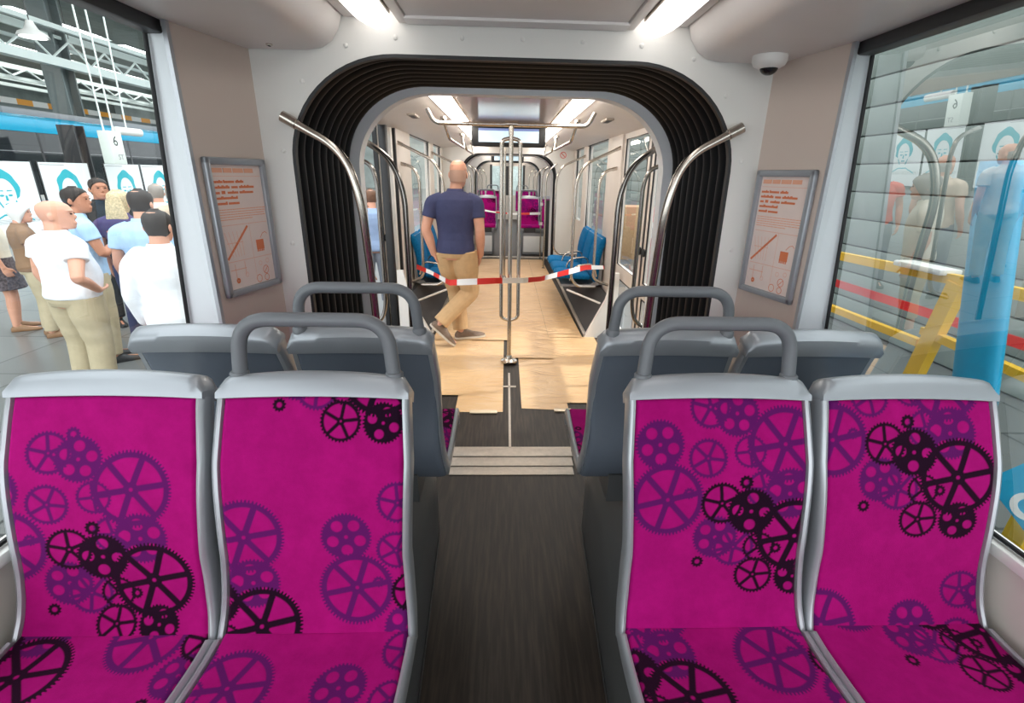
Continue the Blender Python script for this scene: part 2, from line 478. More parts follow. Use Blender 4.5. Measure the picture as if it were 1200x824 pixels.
def seat_parts(handle):
    """meshes shared between the seats: everything except the two fabric pads"""
    key = handle
    if key in FRAME_CACHE: return FRAME_CACHE[key]
    out = []
    # back shell
    mb = MB()
    mb.rings(lin_rows(BACKP, 28, back_half, lambda s: .018, lambda s: .052+.03*math.exp(-((s-.12)/.13)**2), -1, .006), M_BACK)
    out.append(('back_shell', mb))
    mb = MB()
    mb.rings(lin_rows(SEATP, 22, seat_half, lambda s: .018, lambda s: .05, 1, .006), M_SHELL)
    out.append(('seat_pan', mb))
    # frame: side rims swept from the front lip over the crease up to the cap
    Ps, ss = resample(SEATP, 30); Ns = normals2(Ps, 1)
    Pb, sb = resample(BACKP, 36); Nb = normals2(Pb, -1)
    for sx in (-1, 1):
        rs = []
        seq = [(Ps[i], Ns[i], seat_half(ss[i])) for i in range(29, 0, -1)]+[(Pb[i], Nb[i], back_half(sb[i])) for i in range(0, 36)]
        # soften the corner normal
        for q, (p, n, w) in enumerate(seq):
            nn = Vector((0, 0, 0))
            for dq in range(-4, 5):
                k = min(max(q+dq, 0), len(seq)-1); nn += Vector((0, seq[k][1][0], seq[k][1][1]))
            nn.normalize()
            dep = .05
            pts = []
            for wx, o in ((-.015, .012), (-.012, -.003), (-.006, -.006), (0, -.003), (.003, .006), (.003, dep-.008), (-.002, dep), (-.015, dep)):
                pts.append(V(sx*(w+wx), p[0]-nn.y*o, p[1]-nn.z*o))
            rs.append(pts)
        cut = 40
        for nm, part in (('seat_rim', rs[:cut+1]), ('back_rim', rs[cut:])):
            mb = MB()
            mb.rings(part, M_RIM); out.append((nm+(' ' if sx > 0 else ''), mb))
    # top cap: arched block across the top of the back
    mb = MB(); rs = []
    nrm = Vector((0, Nb[-1][0], Nb[-1][1])); tan = Vector((0, nrm.z, -nrm.y))
    if tan.z < 0: tan = -tan
    base = V(0, Pb[-1][0], Pb[-1][1]); W = .2168
    for k in range(25):
        u = -1+2*k/24
        e = abs(u)
        h = .046+.010*(1-u*u)-.030*max(0, (e-.9)/.1)**2
        lift = .006*(1-u*u)
        b = base+V(u*W, 0, 0)+tan*lift*1.0
        pts = []
        for a, o in ((-.004, -.006), (h*.55, -.008), (h*.85, -.002), (h, .014), (h+.001, .04), (h*.9, .058), (h*.6, .064), (-.012, .062)):
            pts.append(b+tan*a-nrm*o)
        rs.append(pts)
    mb.rings(rs, M_SHELL)
    out.append(('top_cap', mb))
    if handle:
        mb = MB()
        y0 = base.y+.045; z0 = base.z+.028
        path = bez([(-.178, y0-.005, z0), (-.166, y0+.004, z0+.142), (.166, y0+.004, z0+.142), (.178, y0-.005, z0)], n=10, r=.075)
        mb.tube(path, .0165, M_HANDLE, n=14)
        for sx in (-1, 1):
            mb.lathe([(.021, -.004), (.021, .012), (.018, .016)], (sx*.178, y0-.005, z0+.004), M_HANDLE, n=16)
        out.append(('grab_handle', mb))
    # pedestal under the seat
    mb = MB()
    poly = [(-.36, .475), (-.38, .585), (-.2, .572), (0, .556), (.05, .60), (.085, .60), (.07, .475)]
    mb.prism(poly, lambda a, b, d: V(d, a, b), -.12, .12, M_PLINTH)
    out.append(('pedestal', mb))
    FRAME_CACHE[key] = out
    return out
MESHES = {}
def make_seat(x, y, rz, handle, ob, os_, label, group, res=(230, 200)):
    t = tag(empty('tram_seat', (x, y, 0), rz), label, 'seat', group)
    cushion('backrest_cushion', BACKP, back_half, -1, res[0], ob, 1, t, top_arch=.006)
    cushion('seat_cushion', SEATP, seat_half, 1, res[1], os_, -1, t)
    for nm, mb in seat_parts(handle):
        if nm in MESHES and (nm != 'grab_handle'):
            link(nm.strip(), MESHES[nm], t)
        elif nm in MESHES:
            link(nm, MESHES[nm], t)
        else:
            o = mb.build(nm.strip(), t, smooth=50); MESHES[nm] = o.data
    return t
YC = .885
front = 'front row of magenta tram seats'
SX = [-.935, -.473, .473, .935]
seatA = make_seat(SX[0], YC, 0, False, (-.088, .22), (-.314, -.016),
    'magenta gear-patterned seat beside the left window, nearest the camera, no handle on top', front)
seatB = make_seat(SX[1], YC, 0, True, (.224, .106), (-.288, -.273),
    'magenta gear-patterned seat left of the aisle facing the camera, grey handle on top', front)
seatC = make_seat(SX[2], YC, 0, True, (.007, .324), (-.287, -.09),
    'magenta gear-patterned seat right of the aisle facing the camera, grey handle on top', front)
seatD = make_seat(SX[3], YC, 0, False, (-.063, .466), (.02, .06),
    'magenta gear-patterned seat beside the right window, black gears high on its backrest', front)
YC2 = 1.645
def seat_copy(src, x, y, rz, label, group):
    c = dup(src, (x, y, 0), rz); c['label'] = label; c['group'] = group
    return c
sec = 'second row of seats turned away'
seat_copy(seatA, SX[0], YC2, PI, 'seat turned away by the left window, grey back seen behind the leftmost magenta seat', sec)
seat_copy(seatB, SX[1], YC2, PI, 'seat turned away left of the aisle, slate back and handle before the tunnel', sec)
seat_copy(seatC, SX[2], YC2, PI, 'seat turned away right of the aisle, slate back and handle before the tunnel', sec)
seat_copy(seatD, SX[3], YC2, PI, 'seat turned away by the right window, grey back seen behind the rightmost magenta seat', sec)
# ------------------------------------------------------------------ tram shell
WX = 1.175         # inner side wall
GX0, GX1 = 1.20, 1.118   # glass x at sill (z .8) and at top (z 2.1): the side leans in slightly
def gx(z): return GX0+(GX1-GX0)*(z-.8)/1.3
# floor
f = MB()
f.box((-1.3, -2.0, -.06), (1.3, 22.5, 0), M_FLOOR)
floor = struct(f.build('floor'))
# plinths under the seats (rounded dark plastic boxes along the aisle)
def plinth(sx, y0, y1, label, yin0=None):
    t = tag(empty('seat_plinth', (sx*.75, y0, 0)), label, 'plinth', None)
    mb = MB()
    rs = []
    for y, xf in ((y0, .30), (y0+.02, .30), (y0+.7, .312), (y1-.15, .345), (y1-.03, .352), (y1, .38)):
        zt = .47 if y < y1-.01 else .45
        pts = [(xf, .002), (xf+.001, .04), (xf+.004, .30), (xf+.025, .37), (xf+.10, zt), (1.15, zt), (1.15, .002)]
        rs.append([V(sx*a-sx*.75, y-y0, b) for a, b in pts])
    mb.rings(rs, M_PLINTH)
    mb.build('body', t)
    mb = MB()
    ys = [0+.05, y1-y0-.08]
    mb.tube([V(sx*(.298+.0-.75), .02, .006), V(sx*(.308-.75), .7, .006), V(sx*(.341-.75), y1-y0-.15, .006), V(sx*(.348-.75), y1-y0-.03, .006)], .004, M_BLACK, n=8)
    mb.build('edge_strip', t)
    return t
plinth(-1, .38, 2.05, 'dark grey plastic plinth under the seats left of the aisle')
plinth(1, .38, 2.05, 'dark grey plastic plinth under the seats right of the aisle')

# --- portal wall with the rounded opening
def opening(w, top, rad, n=14, x0=0.):
    """outline from the floor on the left, over the top, to the floor on the right (super-elliptic corners)"""
    P = [(-w, 0.), (-w, .5), (-w, 1.0)]
    for k in range(n+1):
        a = PI-PI/2*k/n
        P.append((-w+rad[0]+rad[0]*math.cos(a), top-rad[1]+rad[1]*math.sin(a)))
    P2 = [(-x, z) for x, z in P][::-1]
    mid = [(x0*0+(-w+rad[0])*(1-k/6)+(w-rad[0])*(k/6), top+.0*0) for k in range(1, 6)]
    return P+mid+P2
def portal(name, y, thick, w, top, rad, wout, ztop, m, face=1):
    op = opening(w, top, rad)
    n = len(op)
    outp = []
    for x, z in op:   # outer boundary: project outward to the box
        if z < 1.01: outp.append((math.copysign(wout, x), z))
        else:
            dx = x/ w; dz = (z-1.0)/(top-1.0)
            k = max(abs(dx), dz)
            q = (x/w/k*wout, 1.0+(dz/k)*(ztop-1.0)) if k > 0 else (x, ztop)
            outp.append(q)
    mb = MB()
    vs = []
    for d in (0, thick):
        vs += [V(a, y+d, b) for a, b in op]+[V(a, y+d, b) for a, b in outp]
    fs = []
    for i in range(n-1):
        fs.append([i, i+1, n+i+1, n+i]); fs.append([2*n+i, 3*n+i, 3*n+i+1, 2*n+i+1])
        fs.append([i, 2*n+i, 2*n+i+1, i+1]); fs.append([n+i, n+i+1, 3*n+i+1, 3*n+i])
    fs.append([0, n, 3*n, 2*n]); fs.append([n-1, 3*n-1, 4*n-1, 2*n-1])
    mb.add(vs, fs, m)
    return struct(mb.build(name, smooth=30))
PW, PT, PR = .862, 2.048, (.42, .38)
trim1 = portal('trim_1', 2.08, .03, PW, PT, PR, 1.0, 2.26, M_PORTAL)
# bolt caps on the portal wall
caps = [(-.44, 2.10), (-.20, 2.105), (0.02, 2.107), (.24, 2.105), (.46, 2.098), (.66, 2.06), (-.62, 2.07), (-.79, 1.95), (.80, 1.94), (-.893, 1.71), (.898, 1.71), (-.905, 1.36), (.915, 1.36)]
for x, z in caps:
    mb = MB(); mb.lathe([(.0085, 0), (.008, -.004), (.004, -.006)], (x, 2.08, z), M_PORTAL, n=14, axis='y'); mb.build('bolt_cap', trim1)

# --- gangway bellows
def bellows(y0, y1, label, nrib=9, w=PW, top=PT, rad=PR):
    t = tag(empty('gangway_bellows', (0, y0, 0)), label, 'bellows')
    op = opening(w, top, rad, n=20)
    # outward normals
    n = len(op); nr = []
    for i in range(n):
        a = op[max(i-1, 0)]; b = op[min(i+1, n-1)]
        tx, tz = b[0]-a[0], b[1]-a[1]; l = math.hypot(tx, tz) or 1
        nr.append((-tz/l, tx/l))
    mb = MB(); rows = []
    M = nrib*8
    for k in range(M+1):
        y = y0+(y1-y0)*k/M
        ph = k/8*2*PI
        o = .006+.024*(abs(math.sin(ph/2))**.9)     # rounded folds with sharp valleys
        rows.append([V(op[i][0]+nr[i][0]*(.036-o), y-y0, op[i][1]+nr[i][1]*(.036-o)) for i in range(n)])
    mb.grid(rows, M_RUBBER)
    mb.build('folded_membrane', t, smooth=60)
    mb = MB(); rs = []
    for (dy, o) in ((-.004, -.012), (-.004, .002), (.02, .03), (.02, -.012)):
        rs.append([V(op[i][0]+nr[i][0]*o, dy, op[i][1]+nr[i][1]*o) for i in range(n)])
    vs = [p for r_ in rs for p in r_]; fs = []
    for j in range(4):
        j2 = (j+1) % 4
        for i in range(n-1): fs.append([j*n+i, j*n+i+1, j2*n+i+1, j2*n+i])
    mb.add(vs, fs, M_BLACK); mb.build('edge_profile', t)
    return t
bellows(2.085, 2.88, 'black ribbed bellows lining the nearest gangway arch')
def ring(name, y, d, w, top, rad, m, inner):
    op = opening(w, top, rad, n=20); ip = opening(w-inner, top-inner*.55, (rad[0], rad[1]), n=20)
    n = len(op); vs = []
    for yy in (y, y+d):
        vs += [V(a, yy, b) for a, b in ip]+[V(a*1.06, yy, b*1.03 if b > 1.01 else b) for a, b in op]
    fs = []
    for i in range(n-1):
        fs.append([i, i+1, n+i+1, n+i]); fs.append([2*n+i, 3*n+i, 3*n+i+1, 2*n+i+1]); fs.append([i, 2*n+i, 2*n+i+1, i+1])
    mb = MB(); mb.add(vs, fs, m)
    return struct(mb.build(name, smooth=40))
ring('trim_2', 2.885, .09, PW+.004, PT+.004, PR, M_RING, .036)

# --- slanted panels beside the portal, jambs, window, lower wall, sill
def side(sx, nm, wi, gm):
    # slanted panel as wall
    mb = MB()
    A = V(sx*.968, 2.085, 0); B = V(sx*1.043, 1.745, 0)
    nrm = V(-sx*(B-A).y*-1, 0, 0)
    d = (A-B).normalized(); inw = V(-sx*d.y, sx*d.x, 0)
    if inw.x*sx > 0: inw = -inw
    out = -inw
    vs = []
    for p in (A, B, B+out*.02, A+out*.02): vs += [p+V(0, 0, .0), p+V(0, 0, 2.06)]
    mb.add(vs, [[0, 1, 3, 2], [2, 3, 5, 4], [4, 5, 7, 6], [6, 7, 1, 0], [1, 7, 5, 3], [0, 2, 4, 6]], M_PANEL)
    w = struct(mb.build('trim_panel_'+nm, smooth=20))
    # jamb: strip facing the passenger from panel edge out to the glass, and the thin shadow joint
    mb = MB()
    zt = 2.02
    def q(x, y, z): return V(sx*x, y, z)
    vs = [q(1.05, 1.735, .80), q(1.05, 1.735, zt), q(gx(zt), 1.765, zt), q(gx(.8), 1.765, .8),
          q(1.05, 1.80, .80), q(1.05, 1.80, zt), q(gx(zt), 1.80, zt), q(gx(.8), 1.80, .8)]
    fs = [[0, 1, 2, 3], [4, 7, 6, 5], [0, 4, 5, 1], [2, 6, 7, 3], [1, 5, 6, 2], [0, 3, 7, 4]]
    mb.add(vs, fs, M_JAMB)
    wj = struct(mb.build('trim_jamb_'+nm, smooth=20))
    mb = MB(); mb.box((min(sx*1.040, sx*1.052), 1.726, 0), (max(sx*1.040, sx*1.052), 1.744, 2.05), M_RIM); struct(mb.build('trim_joint_'+nm))
    # window: glass pane, gasket, black blind box as header
    wn = struct(empty('window_%d' % wi))
    g = MB(); t_ = .008
    y0, y1 = -1.4, 1.75
    vs = []
    for o in (.004, .004+t_):
        vs += [q(gx(.82)+o, y0, .82), q(gx(.82)+o, y1, .82), q(gx(2.12)+o, y1, 2.12), q(gx(2.12)+o, y0, 2.12)]
    g.add(vs[:4], [[0, 1, 2, 3]], gm)
    pane = g.build('glass_pane', wn)
    k = MB()
    k.tube([q(gx(.81)-.004, y0, .815), q(gx(.81)-.004, y1+.005, .815)], .006, M_GASKET, n=8)
    k.tube([q(gx(.81)-.003, y1+.003, .81), q(gx(2.1)-.003, y1+.003, 2.1)], .0065, M_GASKET, n=8)
    k.build('gasket', wn)
    h = MB(); h.box((min(sx*1.06, sx*1.115), -1.4, 2.015), (max(sx*1.06, sx*1.115), 1.742, 2.075), M_BLACK, bev=.006)
    h.build('blind_box', wn)
    # wall under the window with sill
    mb = MB()
    mb.box((min(sx*1.195, sx*1.23), -2.0, 0), (max(sx*1.195, sx*1.23), 2.08, .80), M_CREAM)
    mb.box((min(sx*1.172, sx*1.23), -2.0, .775), (max(sx*1.172, sx*1.23), 1.78, .806), M_WHITE, bev=.006)
    mb.box((min(sx*1.06, sx*1.11), 1.81, .80), (max(sx*1.06, sx*1.11), 2.95, 2.3), M_DARK)
    struct(mb.build('wall_'+nm))
    return inw, A, B, d
sL = side(-1, 'left', 1, G_CLEAR)
sR = side(1, 'right', 2, G_RIGHT)

# --- ceiling of the near module: centre panel, lamp troughs, rounded side coves
def cove_prof(sx):
    return [(sx*x, z) for x, z in [(.60, 2.30), (.618, 2.20), (.625, 2.165), (.640, 2.120), (.668, 2.082), (.705, 2.060), (.76, 2.052), (.98, 2.050), (1.17, 2.052), (1.20, 2.08), (1.20, 2.30)]]
mb = MB()
for sx in (-1, 1):
    mb.prism(cove_prof(sx), lambda a, b, d: V(a, d, b), -2.0, 2.075, M_COVE)
struct(mb.build('ceiling', smooth=50))
mb = MB()
mb.box((-.385, -2, 2.150), (.385, 2.075, 2.20), M_CEIL)
mb.box((-.395, 2.0, 2.140), (.395, 2.074, 2.152), M_CEIL, bev=.004)
for sx in (-1, 1):
    a, b = sorted((sx*.389, sx*.425)); mb.box((a, -2, 2.144), (b, 2.075, 2.21), M_COVE, bev=.004)
    a, b = sorted((sx*.425, sx*.63)); mb.box((a, -2, 2.20), (b, 2.075, 2.23), M_COVE)
    a, b = sorted((sx*.565, sx*.618)); mb.box((a, -2, 2.158), (b, 2.075, 2.21), M_COVE, bev=.004)
struct(mb.build('ceiling_panel'))
def strip_lamp(sx, y0, y1, label, m, xw=.06, xc=.495, z=2.142, rounded=True):
    t = tag(empty('ceiling_lamp', (sx*xc, y1, z)), label, 'lamp', 'ceiling strip lamps')
    mb = MB(); rs = []
    L = y1-y0
    ys = [-L, -L*.5, -.12, -.07, -.04, -.02, -.008, 0] if rounded else [-L, -L*.5, 0]
    for y in ys:
        k = min(1., math.sqrt(max(0, 1-(max(0, y+.12)/.12)**2))+.02) if rounded else 1.
        w = xw*k
        rs.append([V(w*math.cos(a), y, .028*(math.sin(a)) * -1) for a in [PI*i/10 for i in range(11)]]+[V(-w, y, .03), V(w, y, .03)])
    mb.rings(rs, m); mb.build('diffuser', t)
    mb = MB()
    for s2 in (-1, 1): mb.box((s2*(xw+.004)-.003, -L, -.002), (s2*(xw+.004)+.003, -.10, .034), M_ALU)
    mb.build('housing', t)
    return t
strip_lamp(-1, -1.6, 2.045, 'bright strip lamp in the near ceiling, left of the centre panel', M_LAMP)
strip_lamp(1, -1.6, 2.045, 'bright strip lamp in the near ceiling, right of the centre panel', M_LAMP)

# keyhole locks in the cove undersides
for sx, side_ in ((-1, 'left'), (1, 'right')):
    t = tag(empty('cove_lock', (sx*.86, 2.0, 2.050)), 'small round key lock under the %s ceiling cove' % side_, 'lock', 'cove locks')
    mb = MB(); mb.lathe([(.011, .001), (.011, -.003), (.007, -.005)], (0, 0, 0), M_STEEL, n=16); mb.build('rim', t)
    mb = MB(); mb.box((-.003, -.006, -.0065), (.003, .006, -.0045), M_GASKET); mb.build('keyhole', t)

# CCTV dome camera
t = tag(empty('dome_camera', (.885, 1.95, 2.052)), 'white dome security camera under the right ceiling cove', 'camera')
mb = MB(); mb.lathe([(.058, .002), (.058, -.02), (.052, -.032), (.034, -.042)], (0, 0, 0), M_WHITE, n=32); mb.build('housing', t)
mb = MB(); mb.lathe([(.05, -.004), (.05, .004)], (0, 0, 0), M_WHITE, n=24); mb.build('ceiling_mount', t)
mb = MB(); mb.ball((0, -.004, -.037), (.031, .031, .026), mat('dome black', rgb(22, 22, 26), .08), 20, 12); mb.build('dome', t)

# --- framed poster on each slanted panel
def poster(sx, s_, label):
    inw, A, B, d = s_
    w, h = .295, .475
    c = (A+B)/2+V(0, 0, 1.44)+inw*.011+d*(-.006)
    x = d*(1 if sx < 0 else -1)      # reading direction
    z = V(0, 0, 1); n = inw
    M4 = Matrix((( x.x, z.x, n.x, 0), (x.y, z.y, n.y, 0), (x.z, z.z, n.z, 0), (0, 0, 0, 1)))
    t = tag(empty('notice_board'), label, 'poster', 'framed notices beside the gangway')
    t.location = c; t.rotation_euler = M4.to_euler()
    mb = MB(); fw = .024
    for (x0, y0, x1, y1) in ((-w/2, -h/2, -w/2+fw, h/2), (w/2-fw, -h/2, w/2, h/2), (-w/2, h/2-fw, w/2, h/2), (-w/2, -h/2, w/2, -h/2+fw)):
        mb.box((x0, y0, -.008), (x1, y1, .012), M_SHELL, bev=.006)
    mb.build('frame', t)
    mb = MB(); mb.box((-w/2+.012, -h/2+.012, -.006), (w/2-.012, h/2-.012, -.001), M_PAPER); ps = mb.build('notice', t)
    pr = MB(); zz = .0003
    rnd = random.Random(4)
    def bar(x0, y0, x1, y1, m): pr.box((x0, y0, -.002), (x1, y1, zz), m)
    X0 = -w/2+.034
    # title line
    xx = X0
    for wd in (.045, .04, .05, .045): bar(xx, .188, xx+wd, .203, M_ORANGE2); xx += wd+.006
    bar(X0, .176, w/2-.03, .1772, M_ORANGE2)
    yy = .158
    for ln in ((.035, .05, .04), (.07, .03, .075), (.02, .02, .05, .07), (.1,), (.045, .055)):
        xx = X0
        for wd in ln:
            x2 = xx
            while x2 < xx+wd-.004:
                g_ = rnd.uniform(.006, .011); hh = rnd.choice((.0075, .0075, .0105))
                bar(x2, yy-.004, x2+g_-.0012, yy-.004+hh, M_ORANGE); x2 += g_
            xx += wd+.008
        yy -= .018
    yy -= .004
    for ln in range(5):
        xx = X0
        while xx < w/2-.04-(.06 if ln == 4 else 0):
            g_ = rnd.uniform(.008, .022); bar(xx, yy, xx+g_, yy+.0028, M_ORANGE2); xx += g_+.003
        yy -= .0085
    # diagram grid
    def stroke(p, r_, m): pr.tube([V(a, b, 0) for a, b in p], r_, m, n=6, ry=.0008, up=(0, 0, 1)) if False else pr.add(*ribbon2(p, r_), m)
    def ribbon2(p, r_):
        vs = []; fs = []
        for i in range(len(p)):
            a = p[max(i-1, 0)]; b = p[min(i+1, len(p)-1)]
            tx, ty = b[0]-a[0], b[1]-a[1]; l = math.hypot(tx, ty) or 1
            vs += [V(p[i][0]-ty/l*r_, p[i][1]+tx/l*r_, zz), V(p[i][0]+ty/l*r_, p[i][1]-tx/l*r_, zz)]
        for i in range(len(p)-1): fs.append([2*i, 2*i+1, 2*i+3, 2*i+2])
        return vs, fs
    for yb in (.012, -.115): stroke([(X0, yb), (w/2-.03, yb)], .0008, M_ORANGE2)
    stroke([(.02, .012), (.02, -.205)], .0006, M_ORANGE2)
    stroke([(X0+.002, -.105), (-.01+.02, .004)], .0045, M_ORANGE)
    for a in range(5): stroke([(X0+.005+.02*a, -.01), (X0+.03+.014*a, -.1)], .0007, M_ORANGE2)
    stroke([(X0+.01, -.05), (X0+.09, -.05)], .0009, M_ORANGE2)
    pr.box((.045, -.088, -.002), (.085, -.052, zz), M_ORANGE)
    for a in range(5): pr.box((.046+.008*a, -.096, -.002), (.050+.008*a, -.086, zz), M_ORANGE)
    stroke([(.07, -.046), (.085, -.03), (.1, -.026), (.11, -.034)], .0011, M_ORANGE)
    stroke([(X0+.03, -.125), (X0+.03, -.19)], .0012, M_ORANGE2); stroke([(X0+.005, -.145), (X0+.085, -.145)], .0012, M_ORANGE2)
    stroke([(X0+.08, -.12), (X0+.08, -.17)], .0012, M_ORANGE2)
    def circ(cx, cy, r_, w_=.0012, m=M_ORANGE): stroke([(cx+r_*math.cos(2*PI*k/20), cy+r_*math.sin(2*PI*k/20)) for k in range(21)], w_, m)
    circ(X0+.035, -.185, .006, .004); circ(.075, -.168, .015); stroke([(.066, -.178), (.086, -.158)], .0012, M_ORANGE)
    circ(.075, -.198, .012); circ(.032, -.196, .014)
    for cx, cy in ((.05, -.14), (.09, -.135), (-.03, -.17)): circ(cx, cy, .008, .0007, M_ORANGE2)
    pr.build('printed_text', ps, fix=False)
    return t
poster(-1, sL, 'silver framed notice with orange print on the left side panel')
poster(1, sR, 'silver framed notice with orange print on the right side panel')

# --- threshold strips and seam strips in the gangway floor
def flat(name, x0, y0, x1, y1, z, m, label, cat, group=None, bev=.003, h=.006):
    mb = MB(); mb.box((x0, y0, z), (x1, y1, z+h), m, bev=bev)
    return tag(mb.build(name), label, cat, group)
flat('threshold_strip', -.355, 2.462, .372, 2.545, .001, M_ALU, 'silver threshold strip across the aisle, nearest of the three', 'threshold', 'threshold strips', h=.004)
flat('threshold_strip', -.36, 2.551, .378, 2.645, .001, M_ALU, 'silver threshold strip across the aisle, middle of the three', 'threshold', 'threshold strips', h=.008)
flat('threshold_strip', -.365, 2.651, .385, 2.745, .001, M_ALU, 'silver threshold strip across the aisle, farthest of the three', 'threshold', 'threshold strips', h=.012)
mb = MB()
mb.box((-.008, 2.75, .001), (.008, 4.03, .004), M_ALU); mb.box((-.055, 3.72, .001), (.055, 3.75, .004), M_ALU)
mb.box((-.86, 2.75, .001), (.86, 2.775, .004), M_ALU)
tag(mb.build('floor_seam_strip'), 'thin silver T-shaped strip between the dark floor plates, in front of the pole', 'strip')
# kraft paper sheets
def sheet(pts, z, label, seed=0):
    r_ = random.Random(seed)
    xs = [p[0] for p in pts]; ys = [p[1] for p in pts]
    c = V(sum(xs)/4, sum(ys)/4, 0)
    mb = MB(); rows = []
    n = 28; mm = max(8, int(n*(abs(ys[3]-ys[0]))/1.2)); mm = min(mm, 90)
    P = [Vector((*p, 0)) for p in pts]
    for j in range(mm+1):
        row = []
        for i in range(n+1):
            u = i/n; v = j/mm
            p = P[0]*(1-u)*(1-v)+P[1]*u*(1-v)+P[2]*u*v+P[3]*(1-u)*v
            h = .0012*(math.sin(p.y*9+p.x*4+seed)*math.sin(p.x*7-p.y*3+seed*2)+.6*math.sin(p.y*23+1.5*math.sin(p.x*9)))
            row.append(p+V(0, 0, z+max(.0004, .0022+h)))
        rows.append(row)
    mb.grid(rows, M_KRAFT)
    return tag(mb.build('paper_sheet', smooth=60), label, 'paper', 'brown paper covering the floor')
sheet([(-.40, 3.27), (-.05, 3.27), (-.05, 4.96), (-.40, 4.96)], .001, 'brown paper sheet left of the floor seam, in front of the pole', 1)
sheet([(-.86, 3.55), (-.375, 3.55), (-.375, 4.96), (-.86, 4.96)], .006, 'brown paper sheet along the left side, partly behind the slate seat back', 2)
sheet([(.09, 3.33), (.44, 3.30), (.44, 4.43), (.09, 4.43)], .001, 'brown paper sheet right of the floor seam, nearest the camera', 3)
sheet([(.41, 3.42), (.92, 3.42), (.92, 5.06), (.41, 5.06)], .006, 'crumpled brown paper sheet by the right door, reflecting light', 4)
sheet([(-.79, 4.92), (-.005, 4.92), (-.005, 10.2), (-.70, 10.2)], .011, 'long brown paper sheet beneath the walking man, running to the far seats', 5)
sheet([(-.003, 4.385), (.425, 4.385), (.425, 10.2), (-.003, 10.2)], .011, 'long brown paper sheet right of the pole, running to the far seats', 6)
sheet([(.427, 5.03), (.79, 5.03), (.70, 10.2), (.427, 10.2)], .011, 'brown paper strip beside the blue seats', 7)
for i, (x, y, w_) in enumerate([(-.29, 3.255, .2), (.33, 3.285, .13)]):
    mb = MB(); mb.box((x, y-.015, .001), (x+w_, y+.03, .012), mat('clear tape', rgb(226, 206, 176), .25), bev=.002)
    tag(mb.build('adhesive_tape'), 'piece of pale tape on the paper edge %s of the floor seam' % ('left', 'right')[i], 'tape', 'tape on the paper edges')
# ------------------------------------------------------------------ handrails
def rail(sx, y, pts, r, m, label, group=None, flanges=((0, 'y'),), rad=.14, name='handrail'):
    x0 = sx*pts[0][0]
    t = tag(empty(name, (sx*pts[-1][0], y, 0)), label, 'handrail', group)
    b = V(sx*pts[-1][0], y, 0)
    path = [V(sx*p[0], y+(p[2] if len(p) > 2 else 0), p[1])-b for p in pts]
    mb = MB(); mb.tube(bez(path, n=12, r=rad), r, m, n=14); mb.build('tube', t)
    mb = MB()
    p = path[0]; q = (path[1]-path[0]).normalized()
    mb.tube([p-q*.006, p+q*.05], r*1.22, m, n=14); mb.build('end_sleeve', t)
    if abs(pts[-1][1]) < .02:
        mb = MB(); mb.lathe([(r*2.1, .0), (r*2.1, .006), (r*1.3, .012), (r*1.2, .02)], path[-1]+V(0, 0, .014), m, n=20); mb.build('floor_flange', t)
    return t
gp = 'curved handrails at the gangway arch'
for sx, nm in ((-1, 'left'), (1, 'right')):
    rail(sx, 2.045, [(.862, 1.826), (.655, 1.715), (.603, 1.53), (.603, 1.2, .06), (.603, .0, .18)], .0165, M_STEEL, 'shiny bent handrail on the white arch panel, %s of the black bellows' % nm, gp)
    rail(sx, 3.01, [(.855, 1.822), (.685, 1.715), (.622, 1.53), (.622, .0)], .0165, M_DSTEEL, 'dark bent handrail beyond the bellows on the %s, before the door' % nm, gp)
# --- central pole with the two elongated loops and the T bar under the ceiling
PY_ = 4.29
t = tag(empty('grab_pole', (0, PY_, 0)), 'tall steel pole with two elongated loops standing in the middle of the aisle', 'pole')
mb = MB(); mb.tube([V(0, 0, .0), V(0, 0, 2.02)], .018, M_STEEL, n=16); mb.build('pole', t)
mb = MB(); mb.lathe([(.075, 0), (.075, .012), (.06, .02), (.03, .028), (.024, .055), (.02, .06)], (0, 0, .016), M_STEEL, n=28); mb.build('base_flange', t)
for sx in (-1, 1):
    mb = MB(); mb.tube(bez([V(sx*.012, 0, 1.915), V(sx*.075, 0, 1.90), V(sx*.075, 0, .43), V(sx*.012, 0, .41)], n=10, r=.075), .0152, M_STEEL, n=12); mb.build('loop', t)
mb = MB(); mb.tube(bez([V(-.655, -.03, 2.115), V(-.61, 0, 2.015), V(.61, 0, 2.015), V(.655, -.03, 2.115)], n=10, r=.1), .0165, M_STEEL, n=14); mb.build('cross_bar', t)
mb = MB(); mb.tube([V(-.05, 0, 2.02), V(.05, 0, 2.02)], .022, M_STEEL, n=14); mb.tube([V(0, 0, 1.94), V(0, 0, 2.0)], .021, M_STEEL, n=14); mb.build('joint_sleeve', t)
# second, farther pole seen beside it
t = tag(empty('grab_pole', (-.06, 8.1, .018)), 'thin steel pole standing behind the looped pole, farther down the aisle', 'pole')
mb = MB(); mb.tube([V(0, 0, 0), V(0, 0, 2.13)], .0165, M_STEEL, n=12); mb.build('pole', t)
mb = MB(); mb.lathe([(.06, 0), (.06, .012), (.03, .028), (.02, .06)], (0, 0, .001), M_STEEL, n=20); mb.build('base_flange', t)
mb = MB(); mb.lathe([(.025, 0), (.05, .02), (.05, .03)], (0, 0, 2.10), M_STEEL, n=20); mb.build('ceiling_flange', t)

